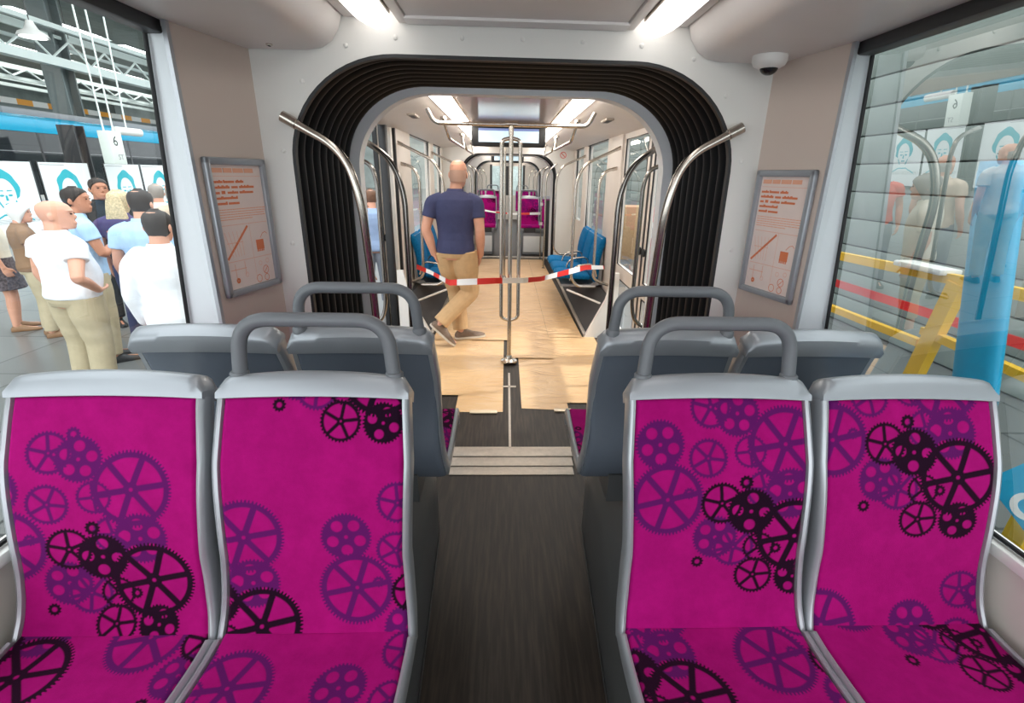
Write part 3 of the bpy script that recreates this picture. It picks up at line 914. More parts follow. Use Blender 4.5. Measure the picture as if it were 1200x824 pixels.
# --- middle module: walls, doors, windows
def wall_mid(sx, nm, door_open):
    mb = MB()
    def bx(x0, x1, y0, y1, z0, z1, m, bev=0.):
        a, b = sorted((sx*x0, sx*x1)); mb.box((a, y0, z0), (b, y1, z1), m, bev=bev)
    bx(1.17, 1.23, 2.975, 3.30, 0, 2.3, M_CREAM)
    bx(1.15, 1.23, 5.45, 6.22, 0, 2.3, M_CREAM, .01)
    bx(1.165, 1.23, 6.22, 7.75, 0, .85, M_CREAM)
    bx(1.15, 1.23, 7.75, 8.15, 0, 2.3, M_CREAM, .01)
    bx(1.165, 1.23, 8.15, 9.05, 0, .95, M_CREAM)
    bx(1.15, 1.23, 9.05, 9.33, 0, 2.3, M_CREAM)
    bx(1.165, 1.23, 2.975, 9.33, 2.085, 2.3, M_CREAM)
    struct(mb.build('wall_%s_middle' % nm))
def window(n, sx, y0, y1, z0, z1, m, x=1.19):
    w = struct(empty('window_%d' % n))
    a = sx*x
    g = MB(); g.add([V(a, y0, z0), V(a, y1, z0), V(a, y1, z1), V(a, y0, z1)], [[0, 1, 2, 3]], m); g.build('glass_pane', w)
    k = MB(); r_ = .012
    k.tube([V(a-sx*.01, y0, z0), V(a-sx*.01, y1, z0), V(a-sx*.01, y1, z1), V(a-sx*.01, y0, z1)], r_, M_GASKET, n=8, closed=True)
    k.build('gasket', w)
    h = MB(); lo = sorted((a-sx*.01, a-sx*.045)); h.box((lo[0], y0, z1-.03), (lo[1], y1, z1+.01), M_BLACK); h.build('blind_box', w)
    return w
def door_leaf(n, sx, y0, y1, x, low, hside):
    d = struct(empty('door_%d' % n))
    a, b = sorted((sx*x, sx*(x+.035)))
    mb = MB(); m = M_CREAM; s_ = .10
    z0, z1, zl0, zl1, zg0, zg1 = .02, 2.08, .12, .62, .76, 2.0
    mb.box((a, y0, z0), (b, y0+s_, z1), m, bev=.006); mb.box((a, y1-s_, z0), (b, y1, z1), m, bev=.006)
    mb.box((a, y0+s_, z0), (b, y1-s_, zl0), m); mb.box((a, y0+s_, zl1), (b, y1-s_, zg0), m); mb.box((a, y0+s_, zg1), (b, y1-s_, z1), m)
    mb.build('leaf_frame', d)
    xx = sx*(x+.018)
    g = MB(); g.add([V(xx, y0+s_, zg0), V(xx, y1-s_, zg0), V(xx, y1-s_, zg1), V(xx, y0+s_, zg1)], [[0, 1, 2, 3]], G_DOOR); g.build('glass_pane', d)
    g = MB(); g.add([V(xx, y0+s_, zl0), V(xx, y1-s_, zl0), V(xx, y1-s_, zl1), V(xx, y0+s_, zl1)], [[0, 1, 2, 3]], G_DOOR); g.build('lower_glass_pane', d)
    k = MB(); xk = sx*(x+.002)
    for (za, zb) in ((zg0, zg1), (zl0, zl1)):
        k.tube([V(xk, y0+s_, za), V(xk, y1-s_, za), V(xk, y1-s_, zb), V(xk, y0+s_, zb)], .008, M_GASKET, n=6, closed=True)
    ye = y0 if hside > 0 else y1
    k.box((a-.002, ye-.014, z0), (b+.002, ye+.014, z1), M_GASKET)
    k.build('rubber_seal', d)
    hb = MB(); yb = y0+.05 if hside > 0 else y1-.05
    hb.lathe([(.035, 0), (.035, -.012*sx), (.022, -.02*sx)], (sx*x, yb, 1.02), M_BLACK, n=20, axis='x'); hb.build('door_button', d)
    return d
wall_mid(-1, 'left', True); wall_mid(1, 'right', False)
door_leaf(1, 1, 3.31, 4.37, 1.17, True, -1)
door_leaf(2, 1, 4.40, 5.44, 1.17, True, 1)
door_leaf(3, -1, 5.08, 6.10, 1.255, True, 1)      # left door stands open, its leaf slid outside
window(3, 1, 6.22, 7.75, .85, 2.085, G_CLEAR); window(4, -1, 6.22, 7.75, .85, 2.085, G_CLEAR)
window(5, 1, 8.15, 9.05, .95, 2.085, G_CLEAR); window(6, -1, 8.15, 9.05, .95, 2.085, G_CLEAR)
# black door post on the left opening
mb = MB(); mb.box((-1.235, 5.06, 0), (-1.165, 5.14, 2.085), M_BLACK, bev=.008); mb.box((-1.235, 5.40, 0), (-1.15, 5.45, 2.085), M_BLACK, bev=.008); mb.box((-1.235, 5.30, 0), (-1.17, 5.37, 2.085), M_WHITE, bev=.008)
struct(mb.build('trim_3'))
# ceiling of the middle module
def ceiling_mod(y0, y1, nm):
    mb = MB()
    mb.box((-.40, y0, 2.15), (.40, y1, 2.2), M_CEILB)
    struct(mb.build('ceiling_panel'))
    mb = MB()
    for sx in (-1, 1):
        pr = [(sx*x, z) for x, z in [(.58, 2.25), (.59, 2.16), (.63, 2.135), (.80, 2.10), (1.0, 2.085), (1.17, 2.055), (1.22, 2.055), (1.22, 2.3), (.58, 2.3)]]
        mb.prism(pr, lambda a, b, d: V(d if False else a, d, b), y0, y1, M_COVE)
        a, b = sorted((sx*.40, sx*.6)); mb.box((a, y0, 2.19), (b, y1, 2.21), M_COVE)
    struct(mb.build('ceiling_'+nm, smooth=50))
ceiling_mod(2.96, 9.3, 'middle')
strip_lamp(-1, 3.0, 9.2, 'long strip lamp in the ceiling beyond the arch, left side', M_LAMPB, xw=.075, rounded=False)
strip_lamp(1, 3.0, 9.2, 'long strip lamp in the ceiling beyond the arch, right side', M_LAMPB, xw=.075, rounded=False)
# recessed speaker grilles in the coves
for sx, nm in ((-1, 'left'), (1, 'right')):
    t = tag(empty('cove_vent', (sx*.82, 4.6, 2.09)), 'small slotted grille in the %s ceiling cove beyond the arch' % nm, 'vent', 'cove grilles')
    mb = MB(); mb.box((-.035, -.12, -.008), (.035, .12, .012), M_ALU, bev=.006); mb.build('frame', t)
    mb = MB(); mb.box((-.02, -.1, -.010), (.02, .1, -.006), M_DARK); mb.build('slot', t)
# passenger screens hung from the ceiling
def screen(y, label, w=.79, h=.225, zt=2.146):
    t = tag(empty('display_screen', (-.015, y, zt)), label, 'screen', 'ceiling displays')
    mb = MB(); mb.box((-w/2, 0, -h), (w/2, .07, 0), M_BLACK, bev=.02); mb.build('housing', t)
    for sx in (-1, 1):
        mb = MB(); mb.box((sx*.25-.02, .02, -.01), (sx*.25+.02, .05, .004), M_BLACK); mb.build('ceiling_mount', t)
    mb = MB(); mb.box((-w/2+.075, -.003, -h+.045), (w/2-.075, .002, -.045), M_SCREEN); p = mb.build('display', t)
    mb = MB(); mb.box((-w/2+.075, -.0045, -.068), (w/2-.075, -.003, -.045), M_NAVYBAR)
    for k in range(3): mb.box((-.06, -.0045, -.085-.014*k), (.06-.02*k, -.003, -.081-.014*k), mat('screen print', rgb(150, 190, 205), .3, emit=(.4, .6, .7), estr=1.))
    mb.build('status_bar', p)
    return t
screen(5.72, 'wide black display screen hanging from the ceiling behind the pole')
screen(12.9, 'small distant display screen beyond the second arch')
# ceiling grab rails along the coves
for sx, nm in ((-1, 'left'), (1, 'right')):
    for y0, y1, wh in ((5.0, 7.0, 'nearer'), (7.1, 9.0, 'farther')):
        t = tag(empty('ceiling_rail', (sx*.62, y0, 2.12)), '%s lengthwise grab rail below the %s ceiling cove' % (wh, nm), 'handrail', 'ceiling grab rails')
        mb = MB(); mb.tube(bez([V(0, 0, .0), V(-sx*.04, .1, -.17), V(-sx*.04, y1-y0-.1, -.17), V(0, y1-y0, 0)], n=8, r=.1), .015, M_STEEL, n=10); mb.build('tube', t)
        for yy in (.02, y1-y0-.02):
            mb = MB(); mb.lathe([(.028, -.012), (.028, .012)], (0, yy, 0), M_STEEL, n=12); mb.build('ceiling_mount', t)
gp2 = 'wall handrails in the middle section'
for sx, nm in ((-1, 'left'), (1, 'right')):
    rail(sx, 3.87, [(1.165, 1.74), (1.02, 1.70), (.985, 1.58), (.985, .66), (1.02, .52), (1.165, .46)], .0155, M_DSTEEL, 'bronze-toned grab bar at the %s door, nearest the arch' % nm, gp2, rad=.09)
    rail(sx, 5.52, [(1.15, 1.93), (.78, 1.76), (.70, 1.58), (.70, .55), (.78, .46), (.98, .46)], .0155, M_STEEL, 'large bent handrail on the pillar between door and blue seats, %s side' % nm, gp2, rad=.12)
    rail(sx, 5.62, [(1.15, 1.73), (1.02, 1.70), (.965, 1.58), (.965, .52), (1.15, .46)], .0155, M_STEEL, 'small bent handrail close to the pillar before the blue seats, %s side' % nm, gp2, rad=.09)
    rail(sx, 7.95, [(1.15, 1.93), (.80, 1.78), (.72, 1.60), (.72, .55), (.80, .46), (1.15, .46)], .0155, M_STEEL, 'large bent handrail on the pillar behind the blue seats, %s side' % nm, gp2, rad=.12)
    rail(sx, 9.2, [(.84, 1.84), (.72, 1.74), (.66, 1.58), (.66, .0)], .0155, M_STEEL, 'bent handrail in front of the second arch, %s side' % nm, gp2, rad=.12)
# --- wheel boxes with seats along the walls
for sx, nm in ((-1, 'left'), (1, 'right')):
    t = tag(empty('wheel_box', (sx*1.0, 5.08, 0)), 'dark slanted wheel box with white end under the blue seats, %s side' % nm, 'wheel box')
    mb = MB()
    pr = [(.835, .001), (1.14, .001), (1.14, .36), (1.09, .36)]
    mb.prism(pr, lambda a, b, d: V(sx*a-sx*1.0, d, b), .03, 3.6, M_DARK); mb.build('dark_side', t)
    mb = MB()
    pr = [(.815, .001), (1.145, .001), (1.145, .70), (1.085, .70), (1.02, .42)]
    mb.prism(pr, lambda a, b, d: V(sx*a-sx*1.0, d, b), -.02, .035, M_WHITE); mb.build('end_panel', t)
    mb = MB(); mb.box((min(sx*-.19, sx*-.155), .0, .001), (max(sx*-.19, sx*-.155), 3.6, .03), M_ALU, bev=.004); mb.build('kick_strip', t)
    mb = MB(); mb.tube([V(sx*.06, .35, .28), V(sx*-.30, .75, .355)], .012, M_WHITE, n=10); mb.build('support_strut', t)
def blue_seat(sx, y, label):
    t = tag(empty('bench_seat', (sx*1.0, y, 0)), label, 'seat', 'blue seats along the walls')
    hw = .235
    def pad(name, prof, th, sign, m):
        P, s = resample(prof, 16); N = normals2(P, sign); rs = []
        for i in range(16):
            e = min(s[i], s[-1]-s[i]); k = min(1, math.sqrt(max(.02, 1-(1-min(e/.03, 1))**2)))
            w = hw-.02*(1-k)-.004; r_ = []
            for q in range(16):
                a = 2*PI*q/16; cx = math.copysign(abs(math.cos(a))**.4, math.cos(a)); cz = math.copysign(abs(math.sin(a))**.6, math.sin(a))
                o = th/2*(cz*k-1)
                r_.append(V(sx*(P[i, 0]+N[i, 0]*(o)), cx*w, P[i, 1]+N[i, 1]*o))
            rs.append(r_)
        mb = MB(); mb.rings(rs, m); return mb.build(name, t, smooth=60)
    pad('seat_cushion', [(-.40, .44), (-.34, .465), (-.15, .45), (.0, .445)], .075, 1, M_BLUESEAT)
    pad('backrest_cushion', [(.0, .43), (.015, .55), (.02, .68), (.055, .85), (.105, .98)], .09, -1, M_BLUESEAT)
    mb = MB(); mb.prism([(-.36, .37), (.03, .37), (.13, .40), (.13, .95), (.10, .95), (.09, .48), (.0, .395), (-.36, .395)], lambda a, b, d: V(sx*a, d, b), -hw+.03, hw-.03, M_GREY); mb.build('shell', t)
    mb = MB(); mb.tube(bez([V(sx*.06, -hw, .50), V(sx*.02, -hw, .66), V(sx*-.22, -hw, .62), V(sx*-.26, -hw, .45)], n=6, r=.09), .012, M_STEEL, n=10); mb.build('armrest', t)
for sx, nm in ((1, 'right'), (-1, 'left')):
    for k, y in enumerate((6.15, 6.68, 7.21)):
        blue_seat(sx, y, 'blue fabric seat on the %s wall, %s' % (nm, ('nearest the door', 'middle of the row of three', 'last of the row of three')[k]))
# --- barrier tape
def tape(name, path, w, label, band=.24, tilt=None):
    P = [Vector(p) for p in path]
    L = [0]
    for a, b in zip(P[:-1], P[1:]): L.append(L[-1]+(b-a).length)
    n = int(L[-1]/.02); mb = MB()
    def at(s):
        for i in range(len(P)-1):
            if s <= L[i+1]+1e-6:
                t_ = (s-L[i])/(L[i+1]-L[i]); return P[i].lerp(P[i+1], t_), i+t_
        return P[-1], len(P)-1
    for k in range(n):
        s0, s1 = L[-1]*k/n, L[-1]*(k+1)/n
        (a, ia), (b, ib) = at(s0), at(s1)
        def tw(s): return .25+.75*math.sin(s*2.1+.4)
        da = V(0, math.sin(tw(s0)), math.cos(tw(s0)))*w/2; db = V(0, math.sin(tw(s1)), math.cos(tw(s1)))*w/2
        off = V(0, .0006, 0)
        m = M_RED if int(s0/band) % 2 == 0 else M_TWHITE
        mb.add([a-da-off, a+da-off, b+db-off, b-db-off, a-da+off, a+da+off, b+db+off, b-db+off], [[0, 1, 2, 3], [4, 7, 6, 5], [0, 4, 5, 1], [2, 6, 7, 3], [1, 5, 6, 2], [0, 3, 7, 4]], m)
    return tag(mb.build(name, smooth=30), label, 'tape')
tape('barrier_tape', [(-1.02, 5.50, .665), (-.82, 5.2, .66), (-.55, 4.5, .70), (-.28, 4.30, .755), (-.12, 4.225, .78), (.12, 4.225, .785), (.28, 4.38, .77), (.52, 4.75, .755), (.80, 5.15, .745), (1.05, 5.42, .70)], .055, 'red and white barrier tape stretched across the aisle at the pole')
tape('barrier_tape', [(-.72, 10.9, .96), (-.3, 10.8, .90), (.1, 10.78, .87), (.72, 10.9, .88)], .05, 'distant red and white tape in front of the far magenta seats')

# ------------------------------------------------------------------ second gangway and the far modules
portal('trim_4', 9.3, .03, .85, 1.99, (.34, .36), 1.2, 2.26, M_PORTAL)
bellows(9.34, 10.05, 'black bellows lining the second gangway arch down the tram', nrib=8, w=.85, top=1.99)
ring('trim_5', 10.06, .08, .854, 1.994, (.34, .36), M_RING, .036)
portal('trim_6', 13.5, .03, .85, 1.97, (.34, .36), 1.2, 2.26, M_PORTAL)
bellows(13.54, 14.2, 'black bellows lining the third and farthest gangway arch', nrib=8, w=.85, top=1.97)
ring('trim_7', 14.21, .08, .854, 1.974, (.34, .36), M_RING, .036)
def far_mod(y0, y1, nm, n):
    for sx, s2 in ((-1, 'left'), (1, 'right')):
        mb = MB()
        for a, b, z0, z1 in ((y0, y1, 0, .85), (y0, y0+.45, .85, 2.1), (y1-.45, y1, .85, 2.1), ((y0+y1)/2-.15, (y0+y1)/2+.15, .85, 2.1), (y0, y1, 2.085, 2.3)):
            lo = sorted((sx*1.195, sx*1.24)); mb.box((lo[0], a, z0), (lo[1], b, z1), M_CREAM)
        struct(mb.build('wall_%s_%s' % (s2, nm)))
        window(n, sx, y0+.45, (y0+y1)/2-.15, .85, 2.085, G_CLEAR, 1.215); n += 1
        window(n, sx, (y0+y1)/2+.15, y1-.45, .85, 2.085, G_CLEAR, 1.215); n += 1
        strip_lamp(sx, y0+.1, y1-.1, 'distant strip lamp in the %s section ceiling, %s side' % (nm, s2), M_LAMPC, xw=.07, rounded=False)
    ceiling_mod(y0, y1, nm)
    return n
n = far_mod(10.15, 13.5, 'third', 7)
n = far_mod(14.3, 20.0, 'fourth', n)
flat('threshold_strip', -.86, 10.36, .86, 10.46, .002, M_ALU, 'silver threshold strip on the floor before the far magenta seats', 'threshold', 'threshold strips', h=.03)
names = ['by the left window', 'left of the aisle', 'right of the aisle', 'by the right window']
for y, rz, row in ((11.28, 0, 'far row facing the camera beyond the second arch'), (12.06, PI, 'far row turned away beyond the second arch'), (16.6, 0, 'farthest row facing the camera beyond the third arch')):
    for k, s_ in enumerate((seatA, seatB, seatC, seatD)):
        seat_copy(s_, SX[k], y, rz, 'seat %s in the %s' % (names[k], row), row)
def far_base(x, y, label, g):
    mb = MB(); mb.box((x-.40, y-.36, .002), (x+.40, y+.9, .472), M_GREY, bev=.02)
    mb.box((x-.38, y-.375, .06), (x+.38, y-.355, .40), M_WHITE, bev=.006)
    return tag(mb.build('seat_plinth'), label, 'plinth', g)
far_base(-.72, 11.28, 'light grey base box under the far seats left of the aisle', 'far seat bases')
far_base(.72, 11.28, 'light grey base box under the far seats right of the aisle', 'far seat bases')
far_base(-.72, 16.5, 'base box under the farthest seats left of the aisle', 'far seat bases')
far_base(.72, 16.5, 'base box under the farthest seats right of the aisle', 'far seat bases')
mb = MB(); mb.box((.78, 10.5, .002), (1.15, 10.56, 1.17), M_BLACK, bev=.02); tag(mb.build('side_partition'), 'dark partition panel right of the far seats, beyond the second arch', 'partition')
mb = MB(); mb.box((-1.15, 10.5, .002), (-.82, 10.56, 1.17), M_BLACK, bev=.02); tag(mb.build('side_partition'), 'dark partition panel left of the far seats, beyond the second arch', 'partition')
for sx, nm in ((-1, 'left'), (1, 'right')):
    t = tag(empty('stanchion', (sx*.67, 10.32, 0)), 'upright steel post with white joints at the far seats, %s side' % nm, 'pole', 'posts at the far seats')
    mb = MB(); mb.tube(bez([V(sx*.17, 0, 1.84), V(sx*.03, 0, 1.74), V(0, 0, 1.6), V(0, 0, .0)], n=8, r=.12), .0155, M_STEEL, n=10); mb.build('tube', t)
    for z in (1.1, .72):
        mb = MB(); mb.lathe([(.028, -.03), (.028, .03)], (0, 0, z), M_WHITE, n=14); mb.build('joint', t)
# cab wall at the very end, with windscreen
mb = MB()
mb.box((-1.2, 20.0, 0), (-.62, 20.05, 2.3), M_CREAM); mb.box((.62, 20.0, 0), (1.2, 20.05, 2.3), M_CREAM); mb.box((-.62, 20.0, 0), (.62, 20.05, .9), M_CREAM); mb.box((-.62, 20.0, 1.95), (.62, 20.05, 2.3), M_CREAM)
for a in (-.66, .58): mb.box((a, 19.98, .9), (a+.08, 20.06, 2.0), M_DARK)
mb.box((-.10, 20.0, .9), (.10, 20.05, 1.95), M_DARK)
struct(mb.build('wall_end'))
w = struct(empty('window_30'))
g = MB(); g.add([V(-.62, 20.02, .9), V(.62, 20.02, .9), V(.62, 20.02, 1.95), V(-.62, 20.02, 1.95)], [[0, 1, 2, 3]], G_CLEAR); g.build('glass_pane', w)

for sx, nm in ((-1, 'left'), (1, 'right')):
    for y, wh in ((10.3, 'just past the second arch'), (13.2, 'before the third arch'), (14.6, 'just past the third arch'), (17.6, 'in the farthest section')):
        if y == 10.3: continue
        rail(sx, y, [(1.16, 1.9), (.80, 1.78), (.72, 1.60), (.72, .75), (.80, .62), (1.16, .6)], .0155, M_STEEL, 'distant bent handrail %s, %s side' % (wh, nm), 'handrails in the far sections', rad=.1)

t = tag(empty('prohibition_sticker', (.955, 9.296, 1.985)), 'small round red prohibition sticker on the white panel right of the second arch', 'sticker')
mb = MB()
n_ = 28
vs = []
for k in range(n_):
    a = 2*PI*k/n_; vs += [V(.055*math.cos(a), 0, .055*math.sin(a)), V(.045*math.cos(a), 0, .045*math.sin(a)), V(.055*math.cos(a), .003, .055*math.sin(a)), V(.045*math.cos(a), .003, .045*math.sin(a))]
fs = []
for k in range(n_):
    j = (k+1) % n_; fs += [[4*k, 4*j, 4*j+1, 4*k+1], [4*k, 4*k+2, 4*j+2, 4*j], [4*k+1, 4*j+1, 4*j+3, 4*k+3]]
mb.add(vs, fs, M_RED)
mb.box((-.05, 0, -.005), (.05, .003, .005), M_RED, rot=Matrix.Rotation(R(45), 3, 'Y')); mb.build('symbol', t)
mb = MB(); mb.lathe([(.06, 0), (.06, .003)], (0, .001, 0), M_WHITE, n=28, axis='y'); mb.build('wall_mount', t)
# ------------------------------------------------------------------ the hall outside
GZ = -.35
def ground_mat():
    m = bpy.data.materials.new('grey hall paving'); m.use_nodes = True
    nt = m.node_tree; b = nt.nodes['Principled BSDF']; b.inputs['Roughness'].default_value = .28
    tc = nt.nodes.new('ShaderNodeTexCoord'); br = nt.nodes.new('ShaderNodeTexBrick')
    br.inputs['Scale'].default_value = 1.; br.inputs['Brick Width'].default_value = 1.2; br.inputs['Row Height'].default_value = 1.2
    br.inputs['Mortar Size'].default_value = .012
    br.inputs['Color1'].default_value = (*rgb(104, 106, 105), 1); br.inputs['Color2'].default_value = (*rgb(116, 117, 116), 1)
    br.inputs['Mortar'].default_value = (*rgb(58, 60, 60), 1)
    nt.links.new(tc.outputs['Object'], br.inputs['Vector']); nt.links.new(br.outputs['Color'], b.inputs['Base Color'])
    return m
mb = MB(); mb.box((-52, -12, GZ-.1), (9, 72, GZ), ground_mat()); struct(mb.build('floor_hall'))
M_ROOF = mat('hall roof', rgb(128, 138, 134), .8, noise=.1, nscale=2)
M_HWALL = mat('hall back wall', rgb(110, 120, 118), .8, noise=.25, nscale=.8)
M_BEAM = mat('pale steel beam', rgb(224, 234, 230), .5)
M_COLUMN = mat('grey steel column', rgb(104, 114, 114), .5, noise=.06, nscale=6)
M_SKY = mat('skylight', rgb(255, 255, 255), .5, emit=(1, 1, 1), estr=10)
def panel_wall_mat():
    m = bpy.data.materials.new('sectional panels'); m.use_nodes = True
    nt = m.node_tree; b = nt.nodes['Principled BSDF']; b.inputs['Roughness'].default_value = .55
    tc = nt.nodes.new('ShaderNodeTexCoord'); n = nt.nodes.new('ShaderNodeTexNoise'); n.inputs['Scale'].default_value = 3
    r = nt.nodes.new('ShaderNodeValToRGB'); r.color_ramp.elements[0].color = (*rgb(122, 132, 126), 1); r.color_ramp.elements[1].color = (*rgb(138, 147, 141), 1)
    nt.links.new(tc.outputs['Object'], n.inputs['Vector']); nt.links.new(n.outputs['Fac'], r.inputs[0]); nt.links.new(r.outputs[0], b.inputs['Base Color'])
    return m
M_PW = panel_wall_mat()
mb = MB(); mb.box((-50.3, -12, GZ), (-50, 72, 10.8), M_HWALL); struct(mb.build('wall_hall_left'))
mb = MB(); mb.box((-50, 71.5, GZ), (9, 72, 10.8), mat('hall end wall', rgb(176, 186, 182), .8, noise=.2, nscale=.6)); struct(mb.build('wall_hall_end'))
mb = MB()
for k in range(14):
    z = GZ+.02+k*.37; mb.box((5.0, -8, z), (5.12, 60, z+.352), M_PW, bev=.012)
mb.box((5.04, -8, GZ), (5.1, 60, 4.85), mat('joint grey', rgb(70, 76, 72), .7)); struct(mb.build('wall_hall_right'))
mb = MB()
for a, b in ((-50, -41.2), (-38.4, -30.8), (-29.2, -12)):
    mb.box((a, -12, 10.4), (b, 72, 10.6), M_ROOF)
for a, b in ((-41.2, -38.4), (-30.8, -29.2)):
    for k in range(9): mb.box((a, -12+k*9.2, 10.4), (b, -10.8+k*9.2, 10.6), M_ROOF)
struct(mb.build('ceiling_hall'))
for q, (a, b) in enumerate(((-41.2, -38.4), (-30.8, -29.2))):
    for k in range(8):
        mb = MB(); mb.box((a, -10.8+k*9.2, 10.61), (b, -2.8+k*9.2, 10.66), M_SKY)
        tag(mb.build('skylight_pane'), 'bright skylight pane in the dark hall roof', 'skylight', 'skylights in the hall roof')
bl = 'pale steel beams running along under the hall roof'
for x, z, r_ in ((-20, 7.4, .10), (-20.8, 7.2, .07), (-22, 7.04, .07), (-20, 5.96, .18), (-32, 7.6, .14), (-32, 6.96, .1), (-40, 7.68, .12), (-40, 8.16, .12), (-36, 9.16, .14), (-26, 8.76, .12)):
    mb = MB(); mb.box((x-r_, -10, z-r_), (x+r_, 71, z+r_), M_BEAM)
    tag(mb.build('roof_beam'), 'pale steel beam running lengthwise under the hall roof outside the left window', 'beam', bl)
t = tag(empty('roof_truss', (-31.8, 4, 7.05)), 'farther zigzag steel truss under the hall roof outside the left window', 'truss')
mb = MB()
for k in range(30):
    mb.tube([V(0, k*2.2, 0), V(0, k*2.2+1.1, .5)], .06, M_BEAM, n=6); mb.tube([V(0, k*2.2+1.1, .5), V(0, k*2.2+2.2, 0)], .06, M_BEAM, n=6)
mb.build('bracing', t)
t = tag(empty('roof_truss', (-20.4, 4, 6.2)), 'nearer zigzag steel truss of pale bars under the hall roof', 'truss')
mb = MB()
for k in range(30):
    mb.tube([V(0, k*2.2, 0), V(0, k*2.2+1.1, .8)], .05, M_BEAM, n=6); mb.tube([V(0, k*2.2+1.1, .8), V(0, k*2.2+2.2, 0)], .05, M_BEAM, n=6)
mb.build('bracing', t)
t = tag(empty('crane_beam', (-33, 2, 5.46)), 'orange and white striped crane beam above the other tram', 'beam')
mb = MB()
for k in range(56): mb.box((-.12, k*1.2, 0), (.12, k*1.2+1.2, .36), (mat('orange stripe', rgb(240, 160, 40), .5), M_TWHITE)[k % 2])
mb.build('striped_flange', t)
mb = MB(); mb.box((-.06, 0, -.4), (.06, 67.2, 0), M_COLUMN); mb.build('web', t)
t = tag(empty('steel_column', (-21.0, 26.9, GZ)), 'grey steel column standing behind the second tram', 'column')
mb = MB(); mb.box((-.42, -.4, 0), (.42, -.32, 10.7), M_COLUMN); mb.box((-.42, .32, 0), (.42, .4, 10.7), M_COLUMN); mb.box((-.06, -.32, 0), (.06, .32, 10.7), M_COLUMN); mb.build('shaft', t)
mb = MB(); mb.box((-.6, -.6, 0), (.6, .6, .06), M_COLUMN); mb.build('base_plate', t)
t = tag(empty('steel_column', (-16.2, 20.6, GZ)), 'dark steel column standing between the poster boards in front of the second tram', 'column')
mb = MB(); mb.box((-.3, -.25, 0), (.3, -.2, 3.4), M_DARK); mb.box((-.3, .2, 0), (.3, .25, 3.4), M_DARK); mb.box((-.05, -.2, 0), (.05, .2, 3.4), M_DARK); mb.build('shaft', t)
mb = MB(); mb.box((-.4, -.4, 0), (.4, .4, .05), M_DARK); mb.build('base_plate', t)
for x, y, z in ((-16, 19.8, 5.7), (-24, 32, 7.5)):
    t = tag(empty('hall_lamp', (x, y, z)), 'white bell lamp hanging under the hall roof, %s' % ('nearer of the two' if x > -20 else 'farther of the two'), 'lamp', 'bell lamps in the hall')
    mb = MB(); mb.lathe([(.44, 0), (.38, .12), (.2, .22), (.12, .4), (.1, .48)], (0, 0, 0), M_WHITE, n=24); mb.build('shade', t)
    mb = MB(); mb.lathe([(.36, -.02), (.36, .008)], (0, 0, 0), M_LAMP, n=24); mb.build('bulb', t)
    mb = MB(); mb.tube([V(0, 0, .46), V(0, 0, 10.4-z)], .016, M_DARK, n=6); mb.build('cord', t)
# the second tram in the hall
t = tag(empty('other_tram', (-18, 19.4, GZ)), 'second tram outside the left window, cyan roof line over dark windows', 'tram')
mb = MB(); mb.box((-2.5, 0, .25), (-.02, 36, 3.25), M_WHITE, bev=.05); mb.build('body', t)
mb = MB(); mb.box((-2.4, .0, .9), (0.0, 36, 3.2), mat('tinted tram glass', rgb(34, 38, 42), .08), bev=.03); wb = mb.build('window_band', t)
mb = MB()
for y in (1.8, 6.6, 11.4, 16.2, 21, 26, 31): mb.box((-.01, y, .9), (.008, y+.1, 3.18), M_DARK)
mb.box((-.01, 0, 2.45), (.008, 36, 2.48), M_GREY); mb.build('window_divider', wb)
mb = MB(); rs = []
for y in (0, .6, 35.9):
    rs.append([V(.03, y, 3.16), V(.06, y, 3.36), V(.03, y, 3.62), V(-.2, y, 3.76), V(-2.4, y, 3.76), V(-2.5, y, 3.16)])
mb.rings(rs, M_CYANT); mb.build('roof_line', t)
mb = MB(); mb.box((-2.2, 1.6, 3.76), (-.8, 16, 4.05), M_GREY, bev=.04); mb.box((-2.2, 18, 3.76), (-.8, 34, 4.1), M_GREY, bev=.04); mb.build('roof_unit', t)
mb = MB()
for k in range(9): mb.tube([V(-.04, -.1-.17*k, .6), V(-.04, -.1-.17*k, 3.3), V(-.6, -.1-.17*k, 3.6)], .09, M_GREY, n=8)
mb.build('gangway_fold', t)
mb = MB(); mb.box((-2.5, -20, .25), (-.02, -1.7, 3.25), M_WHITE, bev=.05); mb.build('front_body', t)
